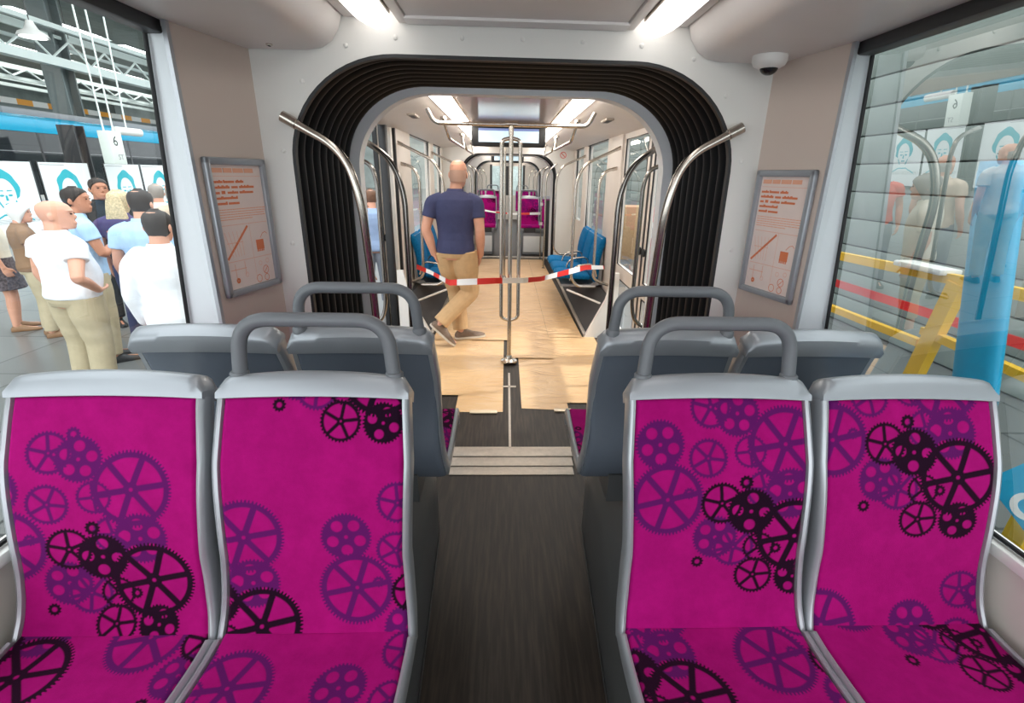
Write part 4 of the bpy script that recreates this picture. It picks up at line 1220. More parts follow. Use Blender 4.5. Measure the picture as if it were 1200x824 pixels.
# poster boards with line portraits
def board(x, y0, y1, label, seed, zt=1.72, zb=.35):
    t = tag(empty('poster_board', (x, (y0+y1)/2, GZ)), label, 'board', 'white poster boards')
    w = y1-y0; mb = MB(); mb.box((-.03, -w/2, zb-GZ-.6), (0, w/2, zt-GZ), mat('board white', rgb(236, 240, 240), .4)); pn = mb.build('panel', t)
    mb = MB()
    for s in (-1, 1): mb.box((-.035, s*(w/2-.02)-.02, 0), (.004, s*(w/2-.02)+.02, zt-GZ+.02), M_DARK)
    mb.build('post', t)
    c = V(.002, 0, zt-GZ-.80); r_ = random.Random(seed); mb = MB()
    mc = mat('cyan ink', rgb(40, 176, 190), .5)
    def blob(pts, m=mc): mb.prism(pts, lambda a, b, d: c+V(d, 2*a, 2*b), 0, .002, m)
    def disc(cy, cz, ry, rz, n=24, a0=0, a1=2*PI): return [(cy+ry*math.cos(a0+(a1-a0)*k/n), cz+rz*math.sin(a0+(a1-a0)*k/n)) for k in range(n)]
    k_ = seed % 3
    # hair as a ring around the face
    outer = [(.21*math.cos(a)*(1+.06*math.sin(7*a+seed)), .05+.25*math.sin(a)*(1+.05*math.sin(5*a))) for a in [PI*1.12-(PI*1.24)*i/24 for i in range(25)]]
    inner = [(.145*math.cos(a), .0+.19*math.sin(a)) for a in [-PI*.12+(PI*1.24)*i/24 for i in range(25)]]
    vs = []; n = 25; inn = inner[::-1]
    for q in range(n): vs += [c+V(.002, 2*outer[q][0], 2*outer[q][1]), c+V(.002, 2*inn[q][0], 2*inn[q][1])]
    mb.add(vs, [[2*q, 2*q+1, 2*q+3, 2*q+2] for q in range(n-1)], mc)
    for s in (-1, 1):
        blob(disc(s*.06, -.02, .03, .013)); blob([(s*.025, .03), (s*.1, .035), (s*.1, .045), (s*.025, .045)])
    blob([(-.012, -.02), (.012, -.02), (.018, -.085), (-.018, -.085)]) if k_ else None
    blob(disc(0, -.13, .05, .013))
    for s in (-1, 1): blob([(s*.13, -.1), (s*.075, -.2), (s*.06, -.2), (s*.115, -.08)])
    blob([(-.3, -.34), (-.1, -.25), (.1, -.25), (.3, -.34), (.3, -.36), (.1, -.27), (-.1, -.27), (-.3, -.36)])
    for q in range(4): mb.box((.0, -w/2+.1, .62-.03*q), (.003, w/2-.15-.1*(q == 3), .627-.03*q), M_GREY)
    mb.box((0, -w/2+.08, zt-GZ-.07), (.003, -w/2+.08+.45*w, zt-GZ-.055), M_GREY)
    mb.build('line_portrait', pn, fix=True)
board(-13, 12.9, 14.88, 'white board with a cyan curly-haired line portrait, leftmost outside the window', 1)
board(-13, 15.04, 16.84, 'white board with a cyan line portrait, second from left outside the window', 2)
board(-13, 17.44, 19.1, 'white board with a cyan line portrait, third from left, behind the crowd', 4)
board(-13, 19.12, 21.0, 'white board with a cyan line portrait, rightmost beside the window frame', 5)
board(-13, 21.1, 23.2, 'white board farthest along the row, mirrored in the right window', 3)
# hanging number sign
t = tag(empty('number_sign', (-12.4, 17.2, 1.72)), 'white hanging box sign with the number 6 above the poster boards', 'sign')
t.scale = (2, 2, 2)
mb = MB(); mb.box((-.08, -.14, 0), (.08, .14, .48), mat('sign white', rgb(226, 232, 224), .5), bev=.008); mb.build('box', t)
mb = MB(); mb.tube([V(0, .14, .5), V(.06, .62, .5)], .06, M_WHITE, n=16); mb.build('roller', t)
for y in (-.1, .1, .4):
    mb = MB(); mb.tube([V(0, y, .48), V(-.02*y, y*1.4, 4.34)], .012, M_BEAM, n=6); mb.build('suspension_cable', t)
Mx = Matrix(((0, 0, 1, .0805), (1, 0, 0, -.02), (0, 1, 0, .33), (0, 0, 0, 1)))
text_mesh('numeral', '6', .2, M_BLACK, t, Mx)
My = Matrix(((1, 0, 0, .01), (0, 0, -1, -.1405), (0, 1, 0, .3), (0, 0, 0, 1)))
Mx2 = Matrix(((0, 0, 1, .0805), (1, 0, 0, .03), (0, 1, 0, .1), (0, 0, 0, 1)))
text_mesh('lettering', 'ST', .11, M_GREY, t, Mx2)
# added floodlight, no known source; lights the paper through the right door's lower pane
t = tag(empty('added_floodlight', (4.3, 4.6, 3.2)), 'added floodlight on the panelled wall outside the right door, brightening the paper floor', 'lamp')
fd = (V(.75, 4.02, 0)-V(4.3, 4.6, 3.2)).normalized(); fr = fd.to_track_quat('-Z', 'Y').to_matrix()
mb = MB(); mb.box((-.16, -.12, .0), (.16, .12, .1), M_DARK, bev=.02, rot=fr, piv=(0, 0, 0)); mb.build('housing', t)
mb = MB(); mb.box((-.14, -.10, -.004), (.14, .10, .002), M_LAMP, rot=fr, piv=(0, 0, 0)); mb.build('front_glass', t)
mb = MB(); mb.tube([V(.05, 0, .06), V(.4, 0, .15), V(.69, 0, .15)], .02, M_DARK, n=8); mb.build('wall_mount', t)
l = bpy.data.lights.new('added_flood_spot', 'SPOT'); l.energy = 900; l.spot_size = R(34); l.spot_blend = .4; l.shadow_soft_size = .1
lo_ = bpy.data.objects.new('added_flood_spot', l); COL.objects.link(lo_); lo_.location = V(4.3, 4.6, 3.2)+fd*.03; lo_.rotation_euler = fd.to_track_quat('-Z', 'Y').to_euler()
# --- outside the right window: yellow guard rail, cyan banner, cyan tablet
t = tag(empty('guard_rail', (2.2, 2.9, GZ)), 'yellow steel guard rail outside the right window', 'railing')
def yb(name, a, b, w, d): 
    mb = MB(); A = Vector(a)-V(2.2, 2.9, GZ); B = Vector(b)-V(2.2, 2.9, GZ)
    ax = (B-A).normalized(); sd = V(1, 0, 0); up = ax.cross(sd).normalized()
    vs = [A+sd*i*d/2+up*j*w/2 for i, j in ((-1, -1), (1, -1), (1, 1), (-1, 1))]+[B+sd*i*d/2+up*j*w/2 for i, j in ((-1, -1), (1, -1), (1, 1), (-1, 1))]
    mb.add(vs, [[0, 1, 2, 3], [7, 6, 5, 4], [0, 4, 5, 1], [1, 5, 6, 2], [2, 6, 7, 3], [3, 7, 4, 0]], M_YELLOW); mb.build(name, t)
yb('top_bar', (2.2, 3.9, 1.16), (2.2, 2.28, 1.195), .05, .04)
yb('middle_bar', (2.2, 3.9, .82), (2.2, 2.46, .83), .04, .04)
yb('post', (2.2, 2.34, 1.18), (2.2, 2.62, GZ), .085, .05)
yb('post', (2.2, 3.9, 1.18), (2.2, 3.9, GZ), .06, .04)
yb('top_bar', (2.2, 2.28, 1.195), (2.2, 1.2, 1.20), .05, .04)
yb('middle_bar', (2.2, 2.46, .90), (2.2, 1.2, .83), .04, .04)
yb('post', (2.2, 1.62, 1.2), (2.2, 1.72, GZ), .085, .05)
mb = MB(); mb.box((-.06, -.50, 1.555), (.06, -.18, 1.585), M_WHITE, bev=.008); mb.build('tray', t)
t = tag(empty('banner_stand', (1.8, 1.9, GZ)), 'tall cyan banner standing outside the right window', 'banner')
mb = MB()
rs = []
for z in (.05, .5, 1.0, 1.5, 2.03, 2.075):
    k = 1 if z < 2.05 else .9
    rs.append([V(.03*math.sin(a), (z-2.07)*.222+.095*k*math.copysign(abs(math.cos(a))**.5, math.cos(a)), z) for a in [2*PI*i/20 for i in range(20)]])
mb.rings(rs, M_CYAN); mb.build('banner', t)
mb = MB(); mb.box((-.1, -.66, 0), (.1, -.26, .06), M_CYAN, bev=.015); mb.build('foot', t)
# blue ground platform / tablet with an 8
t = tag(empty('number_board', (1.62, 1.2, .76), 0), 'tilted cyan board with a white figure 8 outside the right window', 'sign')
rot = Matrix.Rotation(R(25), 4, 'X') @ Matrix.Rotation(R(-60), 4, 'Y')
mb = MB(); mb.box((-.12, -.12, -.006), (.12, .12, .006), M_CYAN, bev=.004); o = mb.build('board', t); o.matrix_local = rot
text_mesh('numeral', '8', .20, M_TWHITE, o, Matrix.Translation((-.05, .0, .0075)) @ Matrix.Rotation(R(-90), 4, 'Z'))
mb = MB(); mb.tube([V(.03, 0, -.03), V(.06, 0, GZ-.76)], .02, M_GREY, n=10); mb.build('stem', t)
mb = MB(); mb.box((1.35, -.5, GZ+.002), (2.05, 2.6, .35), mat('blue base', rgb(20, 120, 196), .45), bev=.03); tag(mb.build('blue_plinth'), 'blue block low outside the right window, below the banner', 'block') if False else None
mb = MB(); mb.box((1.36, .95, GZ), (1.56, 1.5, .46), mat('blue base', rgb(24, 124, 204), .45), bev=.03); mb.box((1.355, .97, .30), (1.565, 1.48, .34), mat('blue lid band', rgb(14, 90, 160), .45)); tag(mb.build('blue_crate'), 'blue crate low outside the right window, under the cyan board', 'crate')
# beyond the right doors
mb = MB(); mb.box((3.0, 4.6, GZ+.002), (3.06, 9.0, .72), mat('sky blue board', rgb(110, 178, 232), .4), bev=.01)
for y in (4.7, 6.8, 8.9): mb.box((3.06, y-.03, GZ+.002), (3.4, y+.03, GZ+.05), M_DARK)
tag(mb.build('barrier_board'), 'light blue low board seen through the right door', 'board')
t = tag(empty('red_cabinet', (2.9, 9.9, GZ)), 'red cabinet with pale label seen through the right door glass', 'cabinet')
mb = MB(); mb.box((-.2, -.3, 0), (.2, .3, 1.45), mat('red enamel', rgb(206, 44, 46), .4), bev=.02); mb.build('body', t)
mb = MB(); mb.box((-.18, -.304, .9), (.18, -.299, 1.2), M_WHITE); mb.build('label_plate', t)
t = tag(empty('wooden_crate', (3.2, 13.2, GZ)), 'tan wooden crate seen through the right door, beyond the red cabinet', 'crate')
mb = MB(); mb.box((-.35, -.5, 0), (.35, .5, 1.3), mat('plywood', rgb(200, 160, 116), .6, noise=.1), bev=.01); mb.build('body', t)
mb = MB()
for s in (-.4, .4): mb.box((-.37, s-.05, 0), (-.35, s+.05, 1.3), mat('batten wood', rgb(176, 136, 92), .6, noise=.1))
mb.build('batten', t)
# red barrier band set outside the right window, standing in for its reflection
t = tag(empty('barrier_post', (3.6, 3.4, GZ)), 'barrier post with red belt outside the right window, standing in for a reflection', 'barrier')
mb = MB(); mb.lathe([(.17, 0), (.17, .02), (.03, .05), (.028, .95), (.04, .96), (.04, 1.0)], (0, 0, 0), M_BLACK, n=20); mb.build('post', t)
mb = MB(); mb.box((-.004, -.6, .9), (.004, 2.6, .98), M_RED); mb.build('belt', t)
# ------------------------------------------------------------------ people
SKIN = mat('skin', rgb(214, 158, 132), .55, noise=.05, nscale=12)
SKIN2 = mat('tanned skin', rgb(186, 128, 100), .55, noise=.05, nscale=12)
M_EYE = mat('eye dark', rgb(40, 30, 26), .2)
def ring_pts(c, ax, ay, rx, ry, n=16):
    return [c+ax*(rx*math.cos(2*PI*k/n))+ay*(ry*math.sin(2*PI*k/n)) for k in range(n)]
class Solid(MB):
    def limb(s, pts, radii, m, n=14, cap=True, flat=1.0, up=None):
        """tapered limb with rounded ends"""
        P = [Vector(p) for p in pts]; r_ = list(radii)
        # densify with smooth interpolation
        Q = []; W = []
        N = len(P)
        for i in range(N-1):
            p0 = P[max(i-1, 0)]; p1 = P[i]; p2 = P[i+1]; p3 = P[min(i+2, N-1)]
            for t in [k/5 for k in range(5)]:
                c = .5*((2*p1)+(p2-p0)*t+(2*p0-5*p1+4*p2-p3)*t*t+(3*p1-p0-3*p2+p3)*t**3)
                lin_ = p1.lerp(p2, t)
                Q.append(lin_.lerp(c, .6)); tt = t*t*(3-2*t); W.append(r_[i]*(1-tt)+r_[i+1]*tt)
        Q.append(P[-1]); W.append(r_[-1])
        # rounded caps
        d0 = (Q[0]-Q[1]).normalized(); d1 = (Q[-1]-Q[-2]).normalized()
        if cap:
            q0 = [(Q[0]+d0*W[0]*math.sin(a), W[0]*math.cos(a)) for a in (1.35, 1.0, .5)]
            q1 = [(Q[-1]+d1*W[-1]*math.sin(a), W[-1]*math.cos(a)) for a in (.5, 1.0, 1.35)]
            Q = [a for a, b in q0]+Q+[a for a, b in q1]; W = [b for a, b in q0]+W+[b for a, b in q1]
        s.tube(Q, W, m, n=n, ry=[w*flat for w in W] if flat != 1 else None, up=up)
        return s
    def remesh(s, name, voxel, parent, smooth_it=2):
        me = bpy.data.meshes.new(name)
        me.from_pydata([tuple(v) for v in s.v], [], s.f)
        bm = bmesh.new(); bm.from_mesh(me); bmesh.ops.recalc_face_normals(bm, faces=bm.faces[:]); bm.to_mesh(me); bm.free()
        o = bpy.data.objects.new(name, me); COL.objects.link(o)
        md = o.modifiers.new('r', 'REMESH'); md.mode = 'VOXEL'; md.voxel_size = voxel; md.use_smooth_shade = True
        if smooth_it:
            sm = o.modifiers.new('s', 'SMOOTH'); sm.iterations = smooth_it; sm.factor = .5
        dg = bpy.context.evaluated_depsgraph_get()
        m2 = bpy.data.meshes.new_from_object(o.evaluated_get(dg))
        bpy.data.objects.remove(o); bpy.data.meshes.remove(me)
        m2.materials.clear()
        for m in s.mats[:1]: m2.materials.append(m)
        m2.name = name
        return link(name, m2, parent)
def rotz(p, a): return V(p[0]*math.cos(a)-p[1]*math.sin(a), p[0]*math.sin(a)+p[1]*math.cos(a), p[2])
def torso_rings(J, grow, z0, z1, belly=0., shoulder=1., fem=False):
    prof = [(.84, .150, .108, 0), (.90, .168, .118, -.006), (.96, .165, .115, -.004), (1.03, .152, .106, .004+belly*.3), (1.10, .150, .106, .008+belly*.5), (1.18, .158, .112, .008+belly*.4), (1.27, .172, .118, .002), (1.35, .178, .112, -.006), (1.41, .168, .096, -.012), (1.445, .135, .076, -.012), (1.475, .085, .062, -.008), (1.50, .060, .058, 0)]
    out = []
    zs = [p[0] for p in prof]
    zz = [z for z in zs if z0 < z < z1]; zz = [z0]+zz+[z1]
    for z in zz:
        rx = np.interp(z, zs, [p[1] for p in prof])*(shoulder if z > 1.2 else 1); ry = np.interp(z, zs, [p[2] for p in prof]); y = np.interp(z, zs, [p[3] for p in prof])
        ry += belly*math.exp(-((z-1.08)/.13)**2)
        rx += belly*.6*math.exp(-((z-1.08)/.15)**2)
        if fem: rx *= .93
        # follow the spine: pelvis to neck
        t_ = (z-.93)/(1.48-.93); c = J['pelvis'].lerp(J['neck'], t_)
        hv = J['hipL']-J['hipR']; hv.z = 0
        sv = J['shL']-J['shR']; sv.z = sv.z*.5
        ax = hv.normalized().lerp(sv.normalized(), min(1, max(0, t_))).normalized()
        ay = V(0, 0, 1).cross(ax).normalized()*-1
        out.append(ring_pts(c+ay*(y), ax, ay, rx+grow, ry+grow, 24))
    return out
DEF = dict(pelvis=(0, 0, .93), neck=(0, -.01, 1.48), head=(0, .025, 1.625), hipL=(-.088, 0, .90), hipR=(.088, 0, .90),
           kneeL=(-.10, .015, .49), kneeR=(.10, .015, .49), ankL=(-.105, -.02, .085), ankR=(.105, -.02, .085),
           toeL=(-.13, .16, .03), toeR=(.13, .16, .03),
           shL=(-.185, -.012, 1.425), shR=(.185, -.012, 1.425), elL=(-.235, -.035, 1.13), elR=(.235, -.035, 1.13),
           wrL=(-.235, .045, .885), wrR=(.235, .045, .885), haL=(-.228, .075, .79), haR=(.228, .075, .79))
def hand(s, w, h, m, side, curl=.5, pal=None):
    """palm and five fingers, from wrist w towards fingertip direction h"""
    d = (h-w).normalized()
    # palm faces the body: thumb side forward
    fwd = pal or V(0, 1, 0)
    f = (fwd-d*fwd.dot(d)).normalized(); n = d.cross(f).normalized()     # f: thumb side
    inn = n if n.dot(V(-side, 0, 0)) > 0 else -n
    c0 = w+d*.015
    s.rings([ring_pts(w-d*.01, f, inn, .026, .02, 12), ring_pts(w+d*.02, f, inn, .033, .017, 12), ring_pts(w+d*.06, f, inn, .041, .016, 12), ring_pts(w+d*.088, f, inn, .040, .013, 12)], m)
    for k, (o, L, r_) in enumerate(((.030, .068, .0088), (.0105, .077, .0092), (-.0105, .072, .0088), (-.030, .056, .0078))):
        a = w+d*.08+f*o; spread = f*(o*.12)
        b = a+(d+spread*3+inn*curl*.45).normalized()*L*.42
        c = b+(d*.8+inn*curl*1.1).normalized()*L*.33
        e = c+(d*.45+inn*curl*1.6).normalized()*L*.27
        s.limb([a, b, c, e], [r_, r_, r_*.92, r_*.8], m, n=8)
    a = w+d*.028+f*.028; b = a+(d*.7+f*.7+inn*.3)*.036; c = b+(d*.95+f*.25+inn*.35)*.032; e = c+(d*1+inn*.3)*.022
    s.limb([a, b, c, e], [.0125, .0115, .010, .0085], m, n=8)
def head_part(s, J, hd, m, scale=1.):
    """hd: heading of the face; adds skull, jaw, nose, ears, neck"""
    c = J['head']; fx = V(math.cos(hd), math.sin(hd), 0)   # right of the face
    fy = V(-math.sin(hd), math.cos(hd), 0); up = V(0, 0, 1)
    def q(x, y, z): return c+fx*x*scale+fy*y*scale+up*z*scale
    rs = []
    for z, rx, y0, y1 in ((-.118, .022, .035, .075), (-.108, .040, .0, .090), (-.085, .054, -.045, .095), (-.055, .064, -.072, .094), (-.02, .070, -.088, .092), (.015, .0745, -.098, .092), (.05, .0755, -.1, .091), (.08, .069, -.093, .078), (.103, .052, -.072, .056), (.117, .028, -.04, .03)):
        cy = (y0+y1)/2; ry = (y1-y0)/2; r_ = []
        for k in range(20):
            a = 2*PI*k/20; r_.append(q(rx*math.cos(a), cy+ry*math.sin(a), z))
        rs.append(r_)
    s.rings(rs, m)
    # nose, brow, lips, ears
    s.rings([[q(x*.6, .085, .018) for x in (-.012, 0, .012)]+[q(0, .096, .02)], [q(-.015, .086, -.02), q(0, .085, -.022), q(.015, .086, -.02), q(0, .117, -.018)], [q(-.017, .085, -.034), q(0, .085, -.036), q(.017, .085, -.034), q(0, .108, -.032)]], m)
    s.ball(q(0, .094, -.063), (.024, .008, .006), m, 10, 6, Matrix.Rotation(hd, 3, 'Z')); s.ball(q(0, .092, -.073), (.02, .008, .006), m, 10, 6, Matrix.Rotation(hd, 3, 'Z'))
    s.ball(q(0, .084, .036), (.05, .012, .008), m, 12, 6, Matrix.Rotation(hd, 3, 'Z'))
    for sd in (-1, 1):
        s.ball(q(sd*.079, -.012, -.012), (.0085, .020, .032), m, 10, 8, Matrix.Rotation(hd+sd*.35, 3, 'Z'))
    s.limb([J['neck']+V(0, 0, -.05), J['neck'].lerp(c, .35)+V(0, 0, 0), q(0, -.022, -.05)], [.066, .057, .055], m, 16)
    return q
def hair_part(root, q, style, m, hd):
    s = Solid()
    if style == 'bald': return
    def cap(zlow_back, zlow_side, front_z, grow, top=True):
        rows = []
        for i in range(17):
            a = -PI/2+2*PI*i/16     # around the head, starting at the front
        n = 28; ang = [2*PI*k/n for k in range(n)]
        def low(a):
            fr = max(0, math.cos(a-PI/2)); bk = max(0, -math.cos(a-PI/2)); sd = abs(math.cos(a))
            return front_z*fr**.7+zlow_back*bk**.7+zlow_side*sd*(1-max(fr, bk))**.6 if max(fr, bk) < .999 else (front_z if fr > bk else zlow_back)
        rs = []
        for t in range(9):
            r_ = []
            for a in ang:
                z0 = low(a); z = z0+(.128-z0)*math.sin(PI/2*t/8)
                zz = np.clip(z, -.11, .118)
                rx = np.interp(zz, [-.118, -.085, -.055, -.02, .015, .05, .08, .103, .118], [.05, .056, .066, .072, .0755, .0765, .070, .054, .02])+grow
                yb = np.interp(zz, [-.118, -.085, -.055, -.02, .015, .05, .08, .103, .118], [-.05, -.06, -.075, -.09, -.1, -.102, -.095, -.074, -.03])-grow
                yf = np.interp(zz, [-.02, .015, .05, .08, .103, .118], [.092, .092, .091, .08, .058, .02])+grow*.7
                cy = (yb+yf)/2; ry = (yf-yb)/2
                r_.append(q(rx*math.cos(a), cy+ry*math.sin(a), z))
            rs.append(r_)
        return rs
    if style == 'short': s.rings(cap(-.085, -.022, .078, .005), m)
    elif style == 'fringe':     # ring of short hair around a bald crown
        n = 24; rs = []
        for z, g in ((-.07, .000), (-.045, .003), (-.01, .004), (.02, .003), (.036, -.003)):
            r_ = []
            for k in range(n):
                a = -PI*.09+(-PI*.82)*k/(n-1)
                r_.append(q((.075+g)*math.cos(a), -.006+(.094+g)*math.sin(a), z))
            rs.append(r_)
        s.grid(rs, m)
        r2 = [[p for p in r_] for r_ in rs]
        inner = []
        for z in (-.07, -.045, -.01, .02, .036):
            inner.append([q(.066*math.cos(-PI*.09+(-PI*.82)*k/(n-1)), -.006+.084*math.sin(-PI*.09+(-PI*.82)*k/(n-1)), z) for k in range(n)])
        s.grid(inner, m)
        b = len(s.v)
    elif style == 'bob': s.rings(cap(-.12, -.10, .06, .018), m)
    elif style == 'long':
        s.rings(cap(-.11, -.09, .065, .016), m)
        rs = []
        for z, w, y, th in ((.03, .07, -.095, .03), (-.06, .085, -.10, .035), (-.16, .10, -.10, .035), (-.27, .10, -.105, .03), (-.33, .07, -.105, .018), (-.35, .03, -.105, .008)):
            rs.append([q(w*math.cos(a), y+th*math.sin(a), z) for a in [2*PI*k/16 for k in range(16)]])
        s.rings(rs, m)
    s.build('hair', root, smooth=80)
def person(x, y, z, hd, label, spec, group=None):
    """hd: 0 faces +Y, positive turns to the left"""
    H = spec.get('h', 1.75); k = H/1.75
    J = {n_: Vector(v) for n_, v in DEF.items()}
    for n_, v in spec.get('pose', {}).items(): J[n_] = Vector(v)
    tw = spec.get('twist', 0.)       # hips and legs turned against the chest
    if tw:
        for n_ in ('hipL', 'hipR', 'kneeL', 'kneeR', 'ankL', 'ankR', 'toeL', 'toeR'): J[n_] = rotz(J[n_], tw)
    root = tag(empty('person', (x, y, z), hd), label, 'person', group)
    wd = spec.get('wide', 1.1); root.scale = (k*wd, k*wd, k)
    vox = spec.get('vox', .011); skin = spec.get('skin', SKIN)
    belly = spec.get('belly', 0.); fem = spec.get('fem', False)
    bw = spec.get('bulk', 1.)
    # body
    b = Solid()
    b.rings(torso_rings(J, -.006, .84, 1.465, belly, fem=fem), skin)
    for S_ in 'LR':
        sd = -1 if S_ == 'L' else 1
        b.limb([J['sh'+S_]+V(-sd*.02, 0, -.03), J['sh'+S_].lerp(J['el'+S_], .35), J['el'+S_], J['el'+S_].lerp(J['wr'+S_], .35), J['wr'+S_]], [r_*spec.get('armk', 1.) for r_ in (.048, .048, .038, .039, .026)], skin)
        b.limb([J['hip'+S_]+V(0, 0, .02), J['hip'+S_].lerp(J['knee'+S_], .45), J['knee'+S_], J['knee'+S_].lerp(J['ank'+S_], .33), J['ank'+S_]], [.088, .078, .055, .057, .038], skin)
        b.limb([J['ank'+S_], J['ank'+S_].lerp(J['toe'+S_], .4)+V(0, 0, -.012), J['toe'+S_]], [.026, .02, .016], skin)
        hand(b, J['wr'+S_], J['ha'+S_], skin, sd, spec.get('curl', .5), spec.get('palm'+S_))
    fh = spec.get('face', 0.)
    q = head_part(b, J, fh, skin)
    b.remesh('body', vox*.6 if spec.get('vox', .011) < .009 else vox*.72, root, 2)
    hair_part(root, q, spec.get('hair', 'short'), spec.get('hm', mat('dark hair', rgb(44, 36, 32), .7)), fh)
    for sd in (-1, 1):
        e = MB(); e.ball(q(sd*.031, .088, .012), (.011, .006, .007), M_EYE, 8, 6); e.build('eye', root)
    # shirt
    s = Solid(); top = spec['top']; low = spec.get('hem', .90)
    s.rings(torso_rings(J, .016*bw, low, 1.482, belly, fem=fem), top)
    sl = spec.get('sleeve', .55)
    for S_ in 'LR':
        sd = -1 if S_ == 'L' else 1
        a = J['sh'+S_]; e = J['el'+S_]; w = J['wr'+S_]
        if sl <= 1: s.limb([a+V(-sd*.08, 0, .0), a.lerp(e, .15), a.lerp(e, sl*.7), a.lerp(e, sl)], [.062, .066, .066, .066*1.02], top, cap=False, n=16)
        else: s.limb([a+V(-sd*.05, 0, 0), a.lerp(e, .3), e, e.lerp(w, .5), e.lerp(w, .92)], [.062, .066, .054, .05, .042], top, n=16)
    if spec.get('collar', True):
        nk = J['neck']; s.rings([ring_pts(nk+V(0, -.002, -.035), V(1, 0, 0), V(0, 1, 0), .082, .074, 16), ring_pts(nk+V(0, .0, .008), V(1, 0, 0), V(0, 1, 0), .066, .064, 16)], top)
    s.remesh('shirt', vox*.8, root, 2)
    if spec.get('collar', True):
        nk = J['neck']; X_, Y_ = V(1, 0, 0), V(0, 1, 0); mb = MB()
        mb.rings([ring_pts(nk+V(0, .0, -.012), X_, Y_, .086, .08, 24), ring_pts(nk+V(0, .0, .026), X_, Y_, .071, .070, 24), ring_pts(nk+V(0, .0, .028), X_, Y_, .064, .063, 24), ring_pts(nk+V(0, 0, -.01), X_, Y_, .066, .064, 24)], top, closed=True)
        mb.build('collar', root, smooth=60)
    # trousers or skirt
    s = Solid(); bot = spec['bottom']
    if spec.get('skirt'):
        rs = []
        for t_, g in ((1.0, .012), (.93, .02), (.84, .035), (.7, .055), (.58, .07)):
            c = J['pelvis']; rs.append(ring_pts(V(c.x, c.y, t_), V(1, 0, 0), V(0, 1, 0), .16+g, .115+g, 24))
        s.rings(rs, bot); s.remesh('skirt', vox, root, 1)
    else:
        s.rings(torso_rings(J, .012*bw, .86, 1.0, belly*.6, fem=fem), bot)
        for S_ in 'LR':
            hp, kn, an = J['hip'+S_], J['knee'+S_], J['ank'+S_]
            ln = spec.get('leglen', .97)
            end = kn.lerp(an, ln)
            s.limb([hp+V(0, 0, .03), hp.lerp(kn, .3), hp.lerp(kn, .7), kn, kn.lerp(an, .45), end], [.098*bw, .098*bw, .082*bw, .073*bw, .069*bw, .066*bw], bot, n=16, cap=False)
        s.remesh('trousers', vox*.8, root, 2)
        if spec.get('belt'):
            r0 = torso_rings(J, .0185*bw, .965, .998, belly*.6, fem=fem); mb = MB(); mb.rings([r0[0], r0[-1]], spec['belt'], caps=False); mb.build('belt', root, smooth=60)
    # shoes
    for S_ in 'LR':
        an, to = J['ank'+S_], J['toe'+S_]
        d = to-an; fl = V(d.x, d.y, 0).normalized() if spec.get('flatfoot', True) or abs(d.z) < .08 else d.normalized()
        if S_ in spec.get('lift', ''):      # heel raised: foot points along ankle->toe
            fl = (to-an).normalized()
            fl = (fl+V(0, 0, .25)).normalized()
            dn = (V(0, 0, -1)-fl*V(0, 0, -1).dot(fl)).normalized()
            heel = an+dn*.07-fl*.055
        else:
            dn = V(0, 0, -1); heel = V(an.x, an.y, 0)-fl*.06
            heel.z = .0
        rt = fl.cross(dn).normalized()
        s = Solid(); rs = []
        sole = spec.get('sole', 0)
        for t_, w, h in ((0., .022, .05), (.02, .033, .075), (.07, .036, .095), (.12, .036, .08), (.17, .043, .058), (.22, .046, .045), (.26, .036, .036), (.282, .018, .028)):
            sk = spec.get('shoek', 1.); c = heel+fl*t_*sk; w *= sk; h *= sk
            rs.append([c+rt*x_*w-dn*z_ for x_, z_ in ((-1, .004), (-.9, 0), (.9, 0), (1, .004), (1, h*.5), (.72, h*.88), (.3, h), (-.3, h), (-.72, h*.88), (-1, h*.5))])
        s.rings(rs, spec.get('shoe', M_BLACK)); so = s.build('shoe', root, smooth=60)
        if spec.get('solem'):
            s = MB(); rs = []
            for t_, w in ((-.004, .02), (.02, .037), (.07, .038), (.17, .046), (.22, .049), (.26, .039), (.288, .02)):
                c = heel+fl*t_*spec.get('shoek', 1.); w *= spec.get('shoek', 1.)
                rs.append([c+rt*w-dn*-.001, c-rt*w-dn*-.001, c-rt*w-dn*.018, c+rt*w-dn*.018])
            s.rings(rs, spec['solem']); s.build('sole', so)
    for nm, mb in spec.get('extra', []):
        mb.build(nm, root)
    return root, J, q
M_NAVY = mat('navy shirt cloth', rgb(58, 62, 96), .85, noise=.06, nscale=30, bump=.7, bscale=11)
M_CHINO = mat('tan chino cloth', rgb(200, 164, 120), .85, noise=.06, nscale=20, bump=.35, bscale=14)
cl = lambda n, r_, g_, b_: mat(n, rgb(r_, g_, b_), .85, noise=.05, nscale=15, bump=.25, bscale=16)
C_WHITE = cl('white cloth', 240, 242, 246); C_LBLUE = cl('light blue cloth', 168, 200, 232); C_BEIGE = cl('beige cloth', 186, 172, 142); C_BROWN = cl('brown cloth', 138, 108, 82)
C_BLACK = cl('black cloth', 34, 36, 38); C_PURPLE = cl('purple cloth', 74, 62, 104); C_DBLUE = cl('dark blue cloth', 52, 58, 92); C_CREAM = cl('cream cloth', 226, 218, 200); C_RED = cl('dark red cloth', 146, 52, 60)
C_JEAN = cl('grey jean cloth', 132, 138, 148); C_GBLUE = cl('grey blue cloth', 150, 172, 206); C_PINK = cl('coral cloth', 226, 112, 96); C_PATT = mat('patterned skirt cloth', rgb(86, 78, 82), .85, noise=.7, nscale=40)
C_BEIGE2 = cl('pale tan cloth', 206, 186, 164)
H_WHITE = mat('white hair', rgb(226, 224, 220), .7); H_BLOND = mat('blonde hair', rgb(206, 186, 146), .6, noise=.3, nscale=60); H_GREY = mat('grey hair', rgb(150, 142, 134), .7); H_DARK = mat('dark hair', rgb(44, 36, 32), .7)
